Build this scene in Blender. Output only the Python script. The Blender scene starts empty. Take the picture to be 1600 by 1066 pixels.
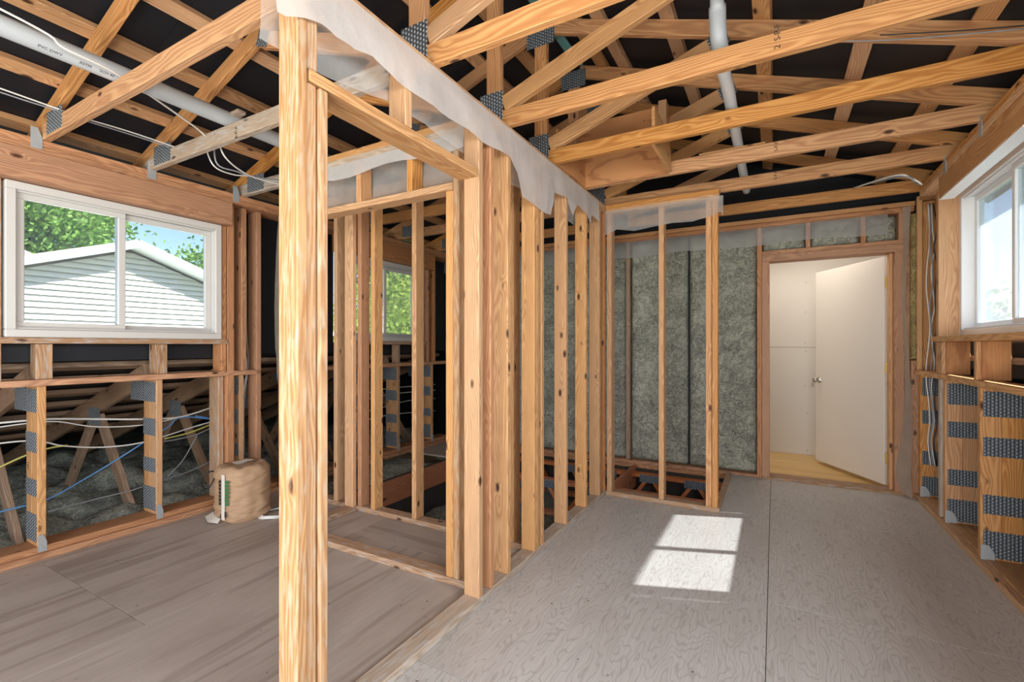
import bpy, bmesh, math, random
from mathutils import Vector, Matrix, noise
random.seed(7)
sc = bpy.context.scene
COL = sc.collection
# ------------------------------------------------------------------ camera
F, CX, HY, H = 731.0, 800.0, 540.0, 1.27
TH = math.atan2(410, F); S, C = math.sin(TH), math.cos(TH)
cd = bpy.data.cameras.new('camera'); cam = bpy.data.objects.new('camera', cd); COL.objects.link(cam)
cd.sensor_fit = 'HORIZONTAL'; cd.sensor_width = 36; cd.lens = 36 * F / 1600; cd.shift_y = 7 / 1600
cd.clip_start = .05; cd.clip_end = 300
cam.location = (0, 0, H); cam.rotation_euler = (math.pi / 2, 0, TH)
sc.camera = cam
# ------------------------------------------------------------------ world, sun, added fill, hall lamp
w = bpy.data.worlds.new('sky'); sc.world = w; w.use_nodes = True
nt = w.node_tree; nt.nodes.clear()
sky = nt.nodes.new('ShaderNodeTexSky'); sky.sky_type = 'NISHITA'; sky.sun_disc = False
SUN = Vector((.9, .33, 1.0)).normalized()            # towards the sun
sky.sun_elevation = math.asin(SUN.z); sky.sun_rotation = math.atan2(SUN.x, SUN.y)
sky.altitude = 200; sky.air_density = 1.0; sky.dust_density = .6; sky.ozone_density = 1.5
bg = nt.nodes.new('ShaderNodeBackground'); bg.inputs[1].default_value = .135
wo = nt.nodes.new('ShaderNodeOutputWorld')
nt.links.new(sky.outputs[0], bg.inputs[0]); nt.links.new(bg.outputs[0], wo.inputs[0])
def lamp(name, kind, energy, loc, rot=None, color=(1, 1, 1), **kw):
    l = bpy.data.lights.new(name, kind); l.energy = energy; l.color = color
    for k, v in kw.items(): setattr(l, k, v)
    o = bpy.data.objects.new(name, l); COL.objects.link(o); o.location = loc
    if rot is not None: o.rotation_euler = rot
    return o
sun = lamp('sun', 'SUN', 12.5, (6, 3, 9), color=(1, .97, .93), angle=math.radians(.6))
sun.rotation_euler = SUN.to_track_quat('Z', 'Y').to_euler()
# area fill added at the open end behind the camera to lift the interior
lamp('rear_fill_lamp', 'AREA', 88, (-1.3, -2.9, 1.45), (math.radians(86), 0, 0), (1, .98, .96), shape='RECTANGLE', size=4.6, size_y=2.2)
# unseen fill added outside the right wall opening, brightens right faces of the studs
lamp('right_fill_lamp', 'AREA', 80, (1.36, -.2, 1.85), (0, math.radians(90), 0), (.95, .98, 1), shape='RECTANGLE', size=.95, size_y=2.6)
# upward fill added low behind the camera to brighten the chord undersides
lamp('upward_fill_lamp', 'AREA', 62, (-.9, -1.3, .14), (math.radians(180 - 22), 0, 0), (1, .96, .9), shape='RECTANGLE', size=2.2, size_y=.8)
# ceiling lamp of the hall behind the door
lamp('hall_lamp', 'AREA', 7.5, (.2, 5.7, 2.42), (0, 0, 0), (1, .94, .85), shape='RECTANGLE', size=1.6, size_y=.6)
sc.view_settings.view_transform = 'Standard'; sc.view_settings.look = 'None'
sc.view_settings.exposure = .80; sc.view_settings.gamma = 1; sc.view_settings.use_curve_mapping = False
# ------------------------------------------------------------------ pixel -> plane helpers
def ray(px, py):
    r = (px - CX) / F; return (-S + r * C, C + r * S, (HY - py) / F)
def onz(px, py, z=0):
    d = ray(px, py); t = (z - H) / d[2]; return Vector((d[0] * t, d[1] * t, z))
def onx(px, py, x):
    d = ray(px, py); t = x / d[0]; return Vector((x, d[1] * t, H + d[2] * t))
def ony(px, py, y):
    d = ray(px, py); t = y / d[1]; return Vector((d[0] * t, y, H + d[2] * t))
# ------------------------------------------------------------------ materials
def lin(c):
    return tuple(((v / 255 + .055) / 1.055) ** 2.4 if v > 10 else v / 255 / 12.92 for v in c) + (1,)
class N:
    def __init__(s, name):
        s.m = bpy.data.materials.new(name); s.m.use_nodes = True; s.t = s.m.node_tree; s.t.nodes.clear()
        s.out = s('OutputMaterial')
    def __call__(s, typ, *ins, **kw):
        n = s.t.nodes.new('ShaderNode' + typ)
        for k, v in kw.items():
            if k in ('op',): n.operation = v
            elif hasattr(n, k): setattr(n, k, v)
        for i, v in enumerate(ins): s.set(n, i, v)
        return n
    def set(s, n, key, v):
        if v is None: return
        i = n.inputs[key]
        if isinstance(v, bpy.types.NodeSocket): s.t.links.new(v, i)
        elif isinstance(v, bpy.types.Node): s.t.links.new(v.outputs[0], i)
        else: i.default_value = v
    def ma(s, op, a, b=None, c=None): return s('Math', a, b, c, op=op)
    def mix(s, f, a, b, blend='MIX'):
        n = s.t.nodes.new('ShaderNodeMix'); n.data_type = 'RGBA'; n.blend_type = blend
        s.set(n, 0, f); s.set(n, 6, a); s.set(n, 7, b); return n.outputs[2]
    def ramp(s, v, *stops):
        n = s('ValToRGB', v); e = n.color_ramp.elements
        while len(e) < len(stops): e.new(.5)
        for k, (p, c) in enumerate(stops):
            e[k].position = p; e[k].color = c if hasattr(c, '__len__') else (c, c, c, 1)
        return n
    def bsdf(s, color, rough=.6, bump=None, bs=.2, dist=.01, **kw):
        b = s('BsdfPrincipled'); s.set(b, 'Base Color', color); s.set(b, 'Roughness', rough)
        for k, v in kw.items(): s.set(b, k.replace('_', ' '), v)
        if bump is not None:
            bn = s('Bump'); s.set(bn, 'Strength', bs); s.set(bn, 'Distance', dist); s.set(bn, 'Height', bump)
            s.t.links.new(bn.outputs[0], b.inputs['Normal'])
        s.t.links.new(b.outputs[0], s.out.inputs[0]); return b
def plain(name, rgb, rough=.5, metal=0, var=.0, scale=20, bump=0):
    n = N(name); tc = n('TexCoord'); nz = n('TexNoise'); n.set(nz, 'Vector', tc.outputs['Object']); n.set(nz, 'Scale', scale); n.set(nz, 'Detail', 5)
    c = lin(rgb); f = n.ma('MULTIPLY', nz.outputs[0], var)
    col = n.mix(f, c, tuple(v * .35 for v in c[:3]) + (1,))
    n.bsdf(col, rough, nz.outputs[0] if bump else None, bump, .01, Metallic=metal); return n.m
def wood(name, light, dark, knot=(70, 38, 18), ring=125, stain=.35, rough=.62, bright=.22, weather=None):
    n = N(name); tc = n('TexCoord'); oi = n('ObjectInfo'); rnd = oi.outputs['Random']
    sx = n('SeparateXYZ', tc.outputs['Object'])
    off = n.ma('MULTIPLY', rnd, 61.7)
    x = n.ma('ADD', sx.outputs[0], off)
    # low frequency wander of the pith along the board
    wv = n('CombineXYZ', n.ma('MULTIPLY', x, .9), n.ma('MULTIPLY', sx.outputs[1], 5), n.ma('MULTIPLY', sx.outputs[2], 5))
    wn = n('TexNoise'); n.set(wn, 'Vector', wv); n.set(wn, 'Scale', 1.0); n.set(wn, 'Detail', 3)
    ws = n('SeparateColor', wn.outputs[1])
    r2 = n.ma('FRACT', n.ma('MULTIPLY', rnd, 17.3)); r3 = n.ma('FRACT', n.ma('MULTIPLY', rnd, 53.9))
    oy = n.ma('MULTIPLY_ADD', r2, .12, -.06); oz = n.ma('MULTIPLY_ADD', r3, .12, -.06)
    yy = n.ma('ADD', n.ma('ADD', sx.outputs[1], oy), n.ma('MULTIPLY_ADD', ws.outputs[0], .16, -.08))
    zz = n.ma('ADD', n.ma('ADD', sx.outputs[2], oz), n.ma('MULTIPLY_ADD', ws.outputs[1], .16, -.08))
    rad = n.ma('SQRT', n.ma('ADD', n.ma('MULTIPLY', yy, yy), n.ma('MULTIPLY', zz, zz)))
    # knots bend the rings
    kv = n('CombineXYZ', n.ma('MULTIPLY', x, 3.8), n.ma('MULTIPLY', sx.outputs[1], 8.5), n.ma('MULTIPLY', sx.outputs[2], 8.5))
    vo = n('TexVoronoi'); n.set(vo, 'Vector', kv); n.set(vo, 'Scale', 1.0); n.set(vo, 'Randomness', 1.0)
    kd = vo.outputs['Distance']
    kb = n.ma('MULTIPLY', n.ma('POWER', n.ma('SUBTRACT', 1, n.ma('MINIMUM', n.ma('MULTIPLY', kd, 3.2), 1)), 2), .03)
    rings = n.ma('SINE', n.ma('MULTIPLY', n.ma('ADD', rad, kb), ring * 6.283))
    fv = n('CombineXYZ', n.ma('MULTIPLY', x, 6), n.ma('MULTIPLY', sx.outputs[1], 260), n.ma('MULTIPLY', sx.outputs[2], 260))
    fn = n('TexNoise'); n.set(fn, 'Vector', fv); n.set(fn, 'Scale', 1.0); n.set(fn, 'Detail', 2)
    g = n.ma('ADD', n.ma('MULTIPLY_ADD', rings, .28, .35), n.ma('MULTIPLY_ADD', fn.outputs[0], .5, -.2))
    gr = n.ramp(g, (.05, lin(light)), (.95, lin(dark)))
    # broad tone changes + per board brightness
    bn = n('TexNoise'); n.set(bn, 'Vector', n('CombineXYZ', n.ma('MULTIPLY', x, 1.6), n.ma('MULTIPLY', sx.outputs[1], 6), n.ma('MULTIPLY', sx.outputs[2], 6))); n.set(bn, 'Detail', 4)
    t1 = n.ma('MULTIPLY_ADD', bn.outputs[0], stain, 1 - stain * .55)
    t2 = n.ma('MULTIPLY_ADD', n.ma('FRACT', n.ma('MULTIPLY', rnd, 91.3)), bright, 1 - bright * .6)
    tone = n.ma('MULTIPLY', t1, t2)
    hs = n('HueSaturation'); n.set(hs, 'Color', gr.outputs[0]); n.set(hs, 'Value', tone)
    n.set(hs, 'Saturation', n.ma('MULTIPLY_ADD', r2, .2, .88))
    km = n.ramp(kd, (.05, (1, 1, 1, 1)), (.085, (.7, .7, .7, 1)), (.125, (0, 0, 0, 1)))
    col = n.mix(km.outputs[0], hs.outputs[0], lin(knot))
    if weather:
        wn2 = n('TexNoise'); n.set(wn2, 'Vector', n('CombineXYZ', n.ma('MULTIPLY', x, 2.2), n.ma('MULTIPLY', sx.outputs[1], 14), n.ma('MULTIPLY', sx.outputs[2], 14))); n.set(wn2, 'Detail', 6)
        wr = n.ramp(wn2.outputs[0], (.50, 0.0), (.66, .75))
        col = n.mix(wr.outputs[0], col, lin(weather))
    n.bsdf(col, rough, n.ma('MULTIPLY', g, 1), .12, .004); return n.m
def plywood(name, light, dark, freq=9.0, stretch=.28, rough=.6, dirt=(120, 110, 100), dirtamt=.4, lineamt=.5):
    n = N(name); tc = n('TexCoord'); oi = n('ObjectInfo')
    sx = n('SeparateXYZ', tc.outputs['Object']); off = n.ma('MULTIPLY', oi.outputs['Random'], 40)
    x = n.ma('ADD', sx.outputs[0], off)
    v = n('CombineXYZ', n.ma('MULTIPLY', x, stretch), sx.outputs[1], sx.outputs[2])
    n1 = n('TexNoise'); n.set(n1, 'Vector', v); n.set(n1, 'Scale', 3.0); n.set(n1, 'Detail', 4); n.set(n1, 'Roughness', .55)
    b = n.ma('SINE', n.ma('MULTIPLY', n1.outputs[0], freq * 6.283))
    lines = n.ramp(b, (.5, 0.0), (1.0, 1.0))
    fine = n('TexNoise'); n.set(fine, 'Vector', n('CombineXYZ', n.ma('MULTIPLY', x, 4), n.ma('MULTIPLY', sx.outputs[1], 130), sx.outputs[2])); n.set(fine, 'Scale', 1.); n.set(fine, 'Detail', 3)
    f = n.ma('ADD', n.ma('MULTIPLY', lines.outputs[0], lineamt), n.ma('MULTIPLY_ADD', fine.outputs[0], .8, -.22))
    col = n.mix(f, lin(light), lin(dark))
    dn = n('TexNoise'); n.set(dn, 'Vector', n('CombineXYZ', n.ma('MULTIPLY', x, .9), n.ma('MULTIPLY', sx.outputs[1], 2.2), 0.)); n.set(dn, 'Scale', 1.3); n.set(dn, 'Detail', 7); n.set(dn, 'Roughness', .65)
    dr = n.ramp(dn.outputs[0], (.42, 0.0), (.72, dirtamt))
    col = n.mix(dr.outputs[0], col, lin(dirt))
    sp = n('TexNoise'); n.set(sp, 'Vector', tc.outputs['Object']); n.set(sp, 'Scale', 34); n.set(sp, 'Detail', 1)
    sr = n.ramp(sp.outputs[0], (.77, 0.0), (.80, .75))
    col = n.mix(sr.outputs[0], col, lin((74, 62, 54)))
    n.bsdf(col, rough, f, .12, .003); return n.m
M = {}
M['stud'] = wood('stud_wood', (214, 168, 118), (170, 116, 70))
M['truss'] = wood('truss_wood', (210, 156, 98), (162, 100, 50), ring=85, stain=.3)
M['post'] = wood('post_wood', (196, 156, 114), (156, 106, 64), weather=(186, 168, 144), bright=.12, ring=75)
M['red'] = wood('reddish_wood', (200, 146, 102), (156, 100, 62), stain=.35)
M['dull'] = wood('dull_attic_wood', (172, 142, 116), (130, 100, 76))
M['plate'] = wood('sole_plate_wood', (190, 150, 112), (140, 104, 76), weather=(178, 172, 166))
M['orange'] = wood('floor_truss_wood', (206, 128, 74), (160, 82, 40))
M['grey'] = wood('weathered_wood', (190, 172, 152), (152, 130, 110), weather=(192, 188, 184))
M['purlin'] = wood('purlin_wood', (216, 170, 122), (172, 120, 76))
M['floor'] = plywood('floor_plywood', (206, 204, 201), (158, 154, 149), freq=34, dirtamt=.4, dirt=(164, 156, 148), rough=.42, lineamt=.4)
M['floor_brown'] = plywood('floor_plywood_worn', (184, 173, 164), (144, 131, 121), freq=5, stretch=.09, dirtamt=.5, dirt=(136, 120, 108), rough=.5)
M['ply'] = plywood('orange_plywood', (206, 146, 92), (150, 92, 50), freq=7, dirtamt=.2)
M['knotply'] = plywood('knotty_plywood', (206, 150, 96), (150, 92, 52), freq=4, dirt=(90, 52, 30), dirtamt=.7)
M['hallfloor'] = plywood('hall_floor_board', (232, 192, 122), (206, 160, 92), freq=3, stretch=.08, dirtamt=.1, rough=.35)
M['black'] = plain('black_sheathing_paper', (18, 23, 32), .55, 0, .6, 3, .1)
M['vinyl'] = plain('white_vinyl', (208, 206, 202), .4, 0, .1, 6)
M['vinylw'] = plain('bright_white_vinyl', (238, 240, 242), .35)
M['paint'] = plain('white_door_paint', (232, 224, 214), .35, 0, .05, 3)
M['dry'] = plain('drywall_paper', (216, 208, 198), .8, 0, .08, 4)
M['screw'] = plain('dull_screw', (90, 84, 78), .5, .6)
M['galv'] = plain('galvanised_steel', (186, 192, 196), .4, .35, .35, 60)
M['brass'] = plain('brass_hinge', (190, 160, 90), .35, .9)
M['chrome'] = plain('satin_nickel', (190, 188, 184), .25, 1.0)
M['pvc'] = plain('white_pvc', (216, 222, 226), .35, 0, .12, 10)
M['greypvc'] = plain('grey_pvc', (186, 192, 196), .4, 0, .25, 8)
for k, c in dict(w_cab=(226, 226, 222), blue_cab=(96, 150, 206), yellow_cab=(206, 200, 110), grey_cab=(150, 152, 156), dark_cab=(40, 40, 44)).items(): M[k] = plain(k, c, .4)
M['teal'] = plain('teal_strip', (110, 176, 176), .5, 0, .2, 8)
M['ink'] = plain('black_ink', (46, 36, 30), .7)
M['green_ink'] = plain('green_ink', (58, 110, 60), .7)
M['paper'] = plain('brown_kraft_paper', (188, 154, 122), .75, 0, .35, 14, .25)
M['labelw'] = plain('white_paper_label', (222, 216, 206), .7, 0, .15, 20)
M['siding'] = plain('white_clapboard', (214, 212, 204), .55)
M['soffit'] = plain('white_fascia', (244, 246, 248), .45)
M['shingle'] = plain('grey_roof_shingle', (150, 140, 132), .9, 0, .6, 30)
M['bark'] = plain('tree_bark', (96, 82, 66), .9, 0, .5, 8)
M['grass'] = plain('lawn_grass', (92, 104, 74), .95, 0, .5, 2)
M['darkconc'] = plain('dark_lower_floor', (70, 66, 62), .9, 0, .4, 5)
def nailplate():
    n = N('toothed_nail_plate'); tc = n('TexCoord'); sx = n('SeparateXYZ', tc.outputs['Object'])
    a = n.ma('SINE', n.ma('MULTIPLY', sx.outputs[0], 2 * math.pi / .0125))
    row = n.ma('FLOOR', n.ma('MULTIPLY', sx.outputs[0], 1 / .0125))
    b = n.ma('SINE', n.ma('ADD', n.ma('MULTIPLY', sx.outputs[1], 2 * math.pi / .022), n.ma('MULTIPLY', row, math.pi)))
    hgt = n.ma('MULTIPLY', n.ma('ADD', a, 1), n.ma('ADD', b, 1.2))
    rp = n.ramp(n.ma('MULTIPLY', hgt, .25), (.12, lin((46, 50, 54))), (.75, lin((150, 158, 162))))
    n.bsdf(rp.outputs[0], .42, hgt, .8, .003, Metallic=.55); return n.m
M['nail'] = nailplate()
def batt(name, c1, c2):
    n = N(name); tc = n('TexCoord')
    def nz(sc, de, di=0.):
        a = n('TexNoise'); n.set(a, 'Vector', tc.outputs['Object']); n.set(a, 'Scale', sc); n.set(a, 'Detail', de); n.set(a, 'Distortion', di); return a.outputs[0]
    big, cr, fi = nz(4, 5), nz(9, 7, 1.4), nz(70, 4, 1.2)
    crease = n.ma('MINIMUM', n.ma('MULTIPLY', n.ma('ABSOLUTE', n.ma('SUBTRACT', cr, .5)), 9), 1)
    ff = n.ma('ADD', n.ma('ADD', n.ma('MULTIPLY', big, .35), n.ma('MULTIPLY', fi, .65)), n.ma('MULTIPLY_ADD', crease, .11, .10))
    rp = n.ramp(ff, (.42, tuple(v * .4 for v in lin(c2)[:3]) + (1,)), (.54, lin(c2)), (.82, lin(c1)))
    n.bsdf(rp.outputs[0], .95, ff, 1.0, .03); return n.m
M['batt'] = batt('mineral_wool', (210, 210, 192), (126, 128, 116))
M['battblue'] = batt('loose_fill_wool', (196, 198, 180), (116, 122, 118))
M['battyellow'] = batt('yellow_wool', (206, 190, 132), (140, 122, 78))
def poly(name, alpha, tint=(225, 228, 230)):
    n = N(name); tc = n('TexCoord'); nz = n('TexNoise'); n.set(nz, 'Vector', tc.outputs['Object']); n.set(nz, 'Scale', 6); n.set(nz, 'Detail', 6)
    tr = n('BsdfTransparent'); df = n('BsdfDiffuse', lin(tint)); tl = n('BsdfTranslucent', lin(tint)); gl = n('BsdfGlossy'); n.set(gl, 'Roughness', .28)
    bp = n('Bump'); n.set(bp, 'Height', nz.outputs[0]); n.set(bp, 'Strength', .35); n.set(bp, 'Distance', .03)
    for q in (df, tl, gl): n.t.links.new(bp.outputs[0], q.inputs['Normal'])
    m1 = n('MixShader', .5, df, tl); m2 = n('MixShader', .12, m1, gl)
    fac = n.ma('MULTIPLY_ADD', nz.outputs[0], .35, alpha - .17)
    m3 = n('MixShader', fac, tr, m2); n.t.links.new(m3.outputs[0], n.out.inputs[0]); return n.m
M['poly'] = poly('milky_vapour_plastic', .90, (240, 240, 240)); M['polythin'] = poly('clear_vapour_plastic', .45, (238, 240, 240)); M['polydull'] = poly('dusty_plastic', .62, (218, 210, 196))
def glass(name, dirt):
    n = N(name); tr = n('BsdfTransparent', (.95, .98, 1, 1)); gl = n('BsdfGlossy'); n.set(gl, 'Roughness', .02)
    tl = n('BsdfTranslucent', (.80, .90, 1.0, 1)); tc = n('TexCoord')
    nz = n('TexNoise'); n.set(nz, 'Vector', tc.outputs['Object']); n.set(nz, 'Scale', 5); n.set(nz, 'Detail', 6)
    fr = n('Fresnel'); n.set(fr, 'IOR', 1.45)
    m1 = n('MixShader', n.ma('MULTIPLY_ADD', nz.outputs[0], dirt * .8, dirt * .6), tr, tl)
    m2 = n('MixShader', n.ma('MULTIPLY', fr, .6), m1, gl); n.t.links.new(m2.outputs[0], n.out.inputs[0]); return n.m
M['glass'] = glass('window_glass', .05); M['dirtyglass'] = glass('dusty_window_glass', .17)
def leafmat(name, c1, c2):
    n = N(name); oi = n('NewGeometry'); nz = n('TexWhiteNoise'); n.set(nz, 'Vector', oi.outputs['True Normal'])
    col = n.mix(nz.outputs[0], lin(c1), lin(c2)); df = n('BsdfDiffuse', col); tl = n('BsdfTranslucent', col)
    m = n('MixShader', .45, df, tl); n.t.links.new(m.outputs[0], n.out.inputs[0]); return n.m
M['leaf'] = leafmat('green_leaf', (96, 140, 60), (150, 180, 96)); M['leaf2'] = leafmat('bright_leaf', (140, 176, 70), (196, 206, 110))
M['plastic_pane'] = M['glass']
# ------------------------------------------------------------------ geometry helpers
WM = {}
def place(o, parent, mat4):
    COL.objects.link(o) if o.name not in COL.objects else None
    WM[o] = mat4
    if parent is not None:
        o.parent = parent; o.matrix_parent_inverse = WM[parent].inverted()
    o.matrix_basis = mat4
def empty(name, loc, label=None, cat=None, group=None, kind=None):
    o = bpy.data.objects.new(name, None); o.empty_display_size = .1
    place(o, None, Matrix.Translation(Vector(loc))); tag(o, label, cat, group, kind); return o
def tag(o, label=None, cat=None, group=None, kind=None):
    if label: o['label'] = label
    if cat: o['category'] = cat
    if group: o['group'] = group
    if kind: o['kind'] = kind
    return o
MESH = {}
def boxmesh(l, a, b, bev, mat):
    key = (round(l, 3), round(a, 4), round(b, 4), bev, mat)
    if key in MESH: return MESH[key]
    bm = bmesh.new(); bmesh.ops.create_cube(bm, size=1)
    bmesh.ops.scale(bm, vec=(l, a, b), verts=bm.verts)
    bv = min(bev, a * .3, b * .3, l * .3)
    if bv > .0004: bmesh.ops.bevel(bm, geom=list(bm.edges), offset=bv, segments=1, affect='EDGES')
    me = bpy.data.meshes.new('board'); bm.to_mesh(me); bm.free(); me.materials.append(M[mat]); MESH[key] = me; return me
def lum(name, parent, p0, p1, a, b, mat, up=(0, 0, 1), bev=.0028):
    """a board from p0 to p1; a = size across, b = size along up"""
    p0, p1 = Vector(p0), Vector(p1); ex = (p1 - p0); l = ex.length; ex.normalize()
    ez = Vector(up); ez = (ez - ex * ez.dot(ex)).normalized(); ey = ez.cross(ex)
    m = Matrix((ex, ey, ez)).transposed().to_4x4(); m.translation = (p0 + p1) / 2
    o = bpy.data.objects.new(name, boxmesh(l, a, b, bev, mat)); place(o, parent, m); return o
def bx(name, parent, x0, x1, y0, y1, z0, z1, mat, bev=.0028):
    """axis aligned board; the grain follows its longest side"""
    d = (x1 - x0, y1 - y0, z1 - z0); c = ((x0 + x1) / 2, (y0 + y1) / 2, (z0 + z1) / 2)
    k = max(range(3), key=lambda i: d[i]); e = [0, 0, 0]; e[k] = d[k] / 2; e = Vector(e); c = Vector(c)
    if k == 0: return lum(name, parent, c - e, c + e, d[1], d[2], mat, (0, 0, 1), bev)
    if k == 1: return lum(name, parent, c - e, c + e, d[0], d[2], mat, (0, 0, 1), bev)
    return lum(name, parent, c - e, c + e, d[0], d[1], mat, (0, 1, 0), bev)
def meshobj(name, parent, verts, faces, mat, smooth=False, loc=None):
    verts = [Vector(v) for v in verts]
    if loc is None:
        loc = sum(verts, Vector()) / len(verts)
    loc = Vector(loc); me = bpy.data.meshes.new(name); me.from_pydata([v - loc for v in verts], [], faces)
    me.materials.append(M[mat]); 
    if smooth: me.polygons.foreach_set('use_smooth', [True] * len(me.polygons))
    me.update(); o = bpy.data.objects.new(name, me); place(o, parent, Matrix.Translation(loc)); return o
def boxes(name, parent, lst, mat, bev=.002):
    """several boxes joined into one part"""
    bm = bmesh.new(); c0 = Vector(((lst[0][0] + lst[0][1]) / 2, (lst[0][2] + lst[0][3]) / 2, (lst[0][4] + lst[0][5]) / 2))
    for x0, x1, y0, y1, z0, z1 in lst:
        t = bmesh.new(); bmesh.ops.create_cube(t, size=1); bmesh.ops.scale(t, vec=(x1 - x0, y1 - y0, z1 - z0), verts=t.verts)
        bv = min(bev, .3 * min(x1 - x0, y1 - y0, z1 - z0))
        if bv > .0004: bmesh.ops.bevel(t, geom=list(t.edges), offset=bv, segments=1, affect='EDGES')
        bmesh.ops.translate(t, vec=Vector(((x0 + x1) / 2, (y0 + y1) / 2, (z0 + z1) / 2)) - c0, verts=t.verts)
        me = bpy.data.meshes.new('tmp'); t.to_mesh(me); t.free(); bm.from_mesh(me); bpy.data.meshes.remove(me)
    me = bpy.data.meshes.new(name); bm.to_mesh(me); bm.free(); me.materials.append(M[mat])
    o = bpy.data.objects.new(name, me); place(o, parent, Matrix.Translation(c0)); return o
def smoothpts(pts, n=6):
    pts = [Vector(p) for p in pts]
    if len(pts) < 3: return pts
    out = []; P = [pts[0] * 2 - pts[1]] + pts + [pts[-1] * 2 - pts[-2]]
    for i in range(1, len(P) - 2):
        for k in range(n):
            t = k / n; a, b, c, d = P[i - 1], P[i], P[i + 1], P[i + 2]
            out.append(.5 * ((2 * b) + (c - a) * t + (2 * a - 5 * b + 4 * c - d) * t * t + (3 * b - a - 3 * c + d) * t ** 3))
    out.append(pts[-1]); return out
def tubegeo(pts, r, seg=8, closed=False):
    v, f = [], []; n = len(pts); up = Vector((.31, .22, .92))
    for i, p in enumerate(pts):
        a = pts[(i - 1) % n] if closed or i else pts[0]; b = pts[(i + 1) % n] if closed or i < n - 1 else pts[-1]
        d = (b - a).normalized(); s = d.cross(up).normalized(); t = s.cross(d)
        rr = r[i] if isinstance(r, (list, tuple)) else r
        for k in range(seg):
            q = 2 * math.pi * k / seg; v.append(p + s * math.cos(q) * rr + t * math.sin(q) * rr)
    for i in range(n if closed else n - 1):
        for k in range(seg):
            a, b = i * seg + k, i * seg + (k + 1) % seg; j = (i + 1) % n
            f.append((a, b, j * seg + (k + 1) % seg, j * seg + k))
    if not closed: f += [tuple(range(seg))[::-1], tuple((n - 1) * seg + k for k in range(seg))]
    return v, f
def tube(name, parent, pts, r, mat, seg=8, n=6, closed=False):
    v, f = tubegeo(smoothpts(pts, n) if not closed else [Vector(p) for p in pts], r, seg, closed)
    return meshobj(name, parent, v, f, mat, True)
def sheet(name, parent, top, bottom, mat, nrm, rows=7, wr=.012, sub=4, seed=0, thick=.0):
    """hanging plastic between a list of top points and a list of bottom points"""
    top = smoothpts(top, sub) if len(top) > 2 else [Vector(top[0]).lerp(Vector(top[1]), i / 24) for i in range(25)]
    n = len(top); bt = [Vector(b) for b in bottom]
    bl = []
    for i in range(n):
        t = i / (n - 1) * (len(bt) - 1); k = min(int(t), len(bt) - 2); bl.append(bt[k].lerp(bt[k + 1], t - k))
    v, f = [], []; nrm = Vector(nrm)
    for i in range(n):
        for j in range(rows + 1):
            t = j / rows; p = top[i].lerp(bl[i], t)
            q = noise.noise(p * 7 + Vector((seed, 0, 0))) * wr * (.25 + t) + noise.noise(p * 21 + Vector((seed, 5, 0))) * wr * .4 * t
            v.append(p + nrm * (q + .004 + wr * .5 * t))
    for i in range(n - 1):
        for j in range(rows):
            a = i * (rows + 1) + j; f.append((a, a + rows + 1, a + rows + 2, a + 1))
    return meshobj(name, parent, v, f, mat, True)
def text(name, parent, s, loc, right, up, size, mat, ext=.0004):
    c = bpy.data.curves.new('t', 'FONT'); c.body = s; c.size = size; c.extrude = ext; c.align_x = 'CENTER'; c.align_y = 'CENTER'
    t = bpy.data.objects.new('t', c); COL.objects.link(t); bpy.context.view_layer.update()
    me = bpy.data.meshes.new_from_object(t); bpy.data.objects.remove(t); me.name = name
    me.materials.clear(); me.materials.append(M[mat])
    ex, ey = Vector(right).normalized(), Vector(up).normalized(); m = Matrix((ex, ey, ex.cross(ey))).transposed().to_4x4(); m.translation = Vector(loc)
    o = bpy.data.objects.new(name, me); place(o, parent, m); return o
def nplate_y(parent, x0, x1, y, z0, z1):       # plate on a face looking to -Y
    return lum('nail_plate', parent, (x0, y, (z0 + z1) / 2), (x1, y, (z0 + z1) / 2), .002, z1 - z0, 'nailv', (0, 0, 1), 0)
# plate mesh local axes: x along board, y thin, z up -> teeth rows use x and z
def nailplate2():
    n = N('toothed_nail_plate_face'); tc = n('TexCoord'); sx = n('SeparateXYZ', tc.outputs['Object'])
    a = n.ma('SINE', n.ma('MULTIPLY', sx.outputs[0], 2 * math.pi / .0165))
    row = n.ma('FLOOR', n.ma('MULTIPLY', sx.outputs[0], 1 / .0165))
    b = n.ma('SINE', n.ma('ADD', n.ma('MULTIPLY', sx.outputs[2], 2 * math.pi / .02), n.ma('MULTIPLY', row, math.pi)))
    hgt = n.ma('MULTIPLY', n.ma('ADD', a, 1), n.ma('ADD', b, 1.2))
    rp = n.ramp(n.ma('MULTIPLY', hgt, .25), (.10, lin((88, 96, 104))), (.8, lin((208, 216, 222))))
    n.bsdf(rp.outputs[0], .4, hgt, .9, .004, Metallic=.15); return n.m
M['nailv'] = nailplate2()
def metal_tie(parent, p, right, up, hgt=.11, wid=.045):
    """folded strap: two flanges with a cut corner"""
    p = Vector(p); r = Vector(right).normalized(); u = Vector(up).normalized(); nrm = r.cross(u); t = .0015
    pts = [p - r * wid / 2, p + r * wid / 2, p + r * wid / 2 + u * hgt * .55, p + r * wid * .1 + u * hgt, p - r * wid / 2 + u * hgt]
    v = [q + nrm * t for q in pts] + [q - nrm * t for q in pts]; k = len(pts)
    f = [tuple(range(k)), tuple(range(2 * k - 1, k - 1, -1))] + [(i, i + k, (i + 1) % k + k, (i + 1) % k) for i in range(k)]
    # nail heads
    for a, b in ((-.2, .2), (.2, .25), (-.2, .6), (.1, .55)):
        c = p + r * wid * a + u * hgt * b + nrm * t; i0 = len(v)
        for q in range(6):
            v.append(c + r * .004 * math.cos(q * math.pi / 3) + u * .004 * math.sin(q * math.pi / 3) + nrm * .0015)
        f.append(tuple(range(i0, i0 + 6)))
    return meshobj('metal_tie', parent, v, f, 'galv')
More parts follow.
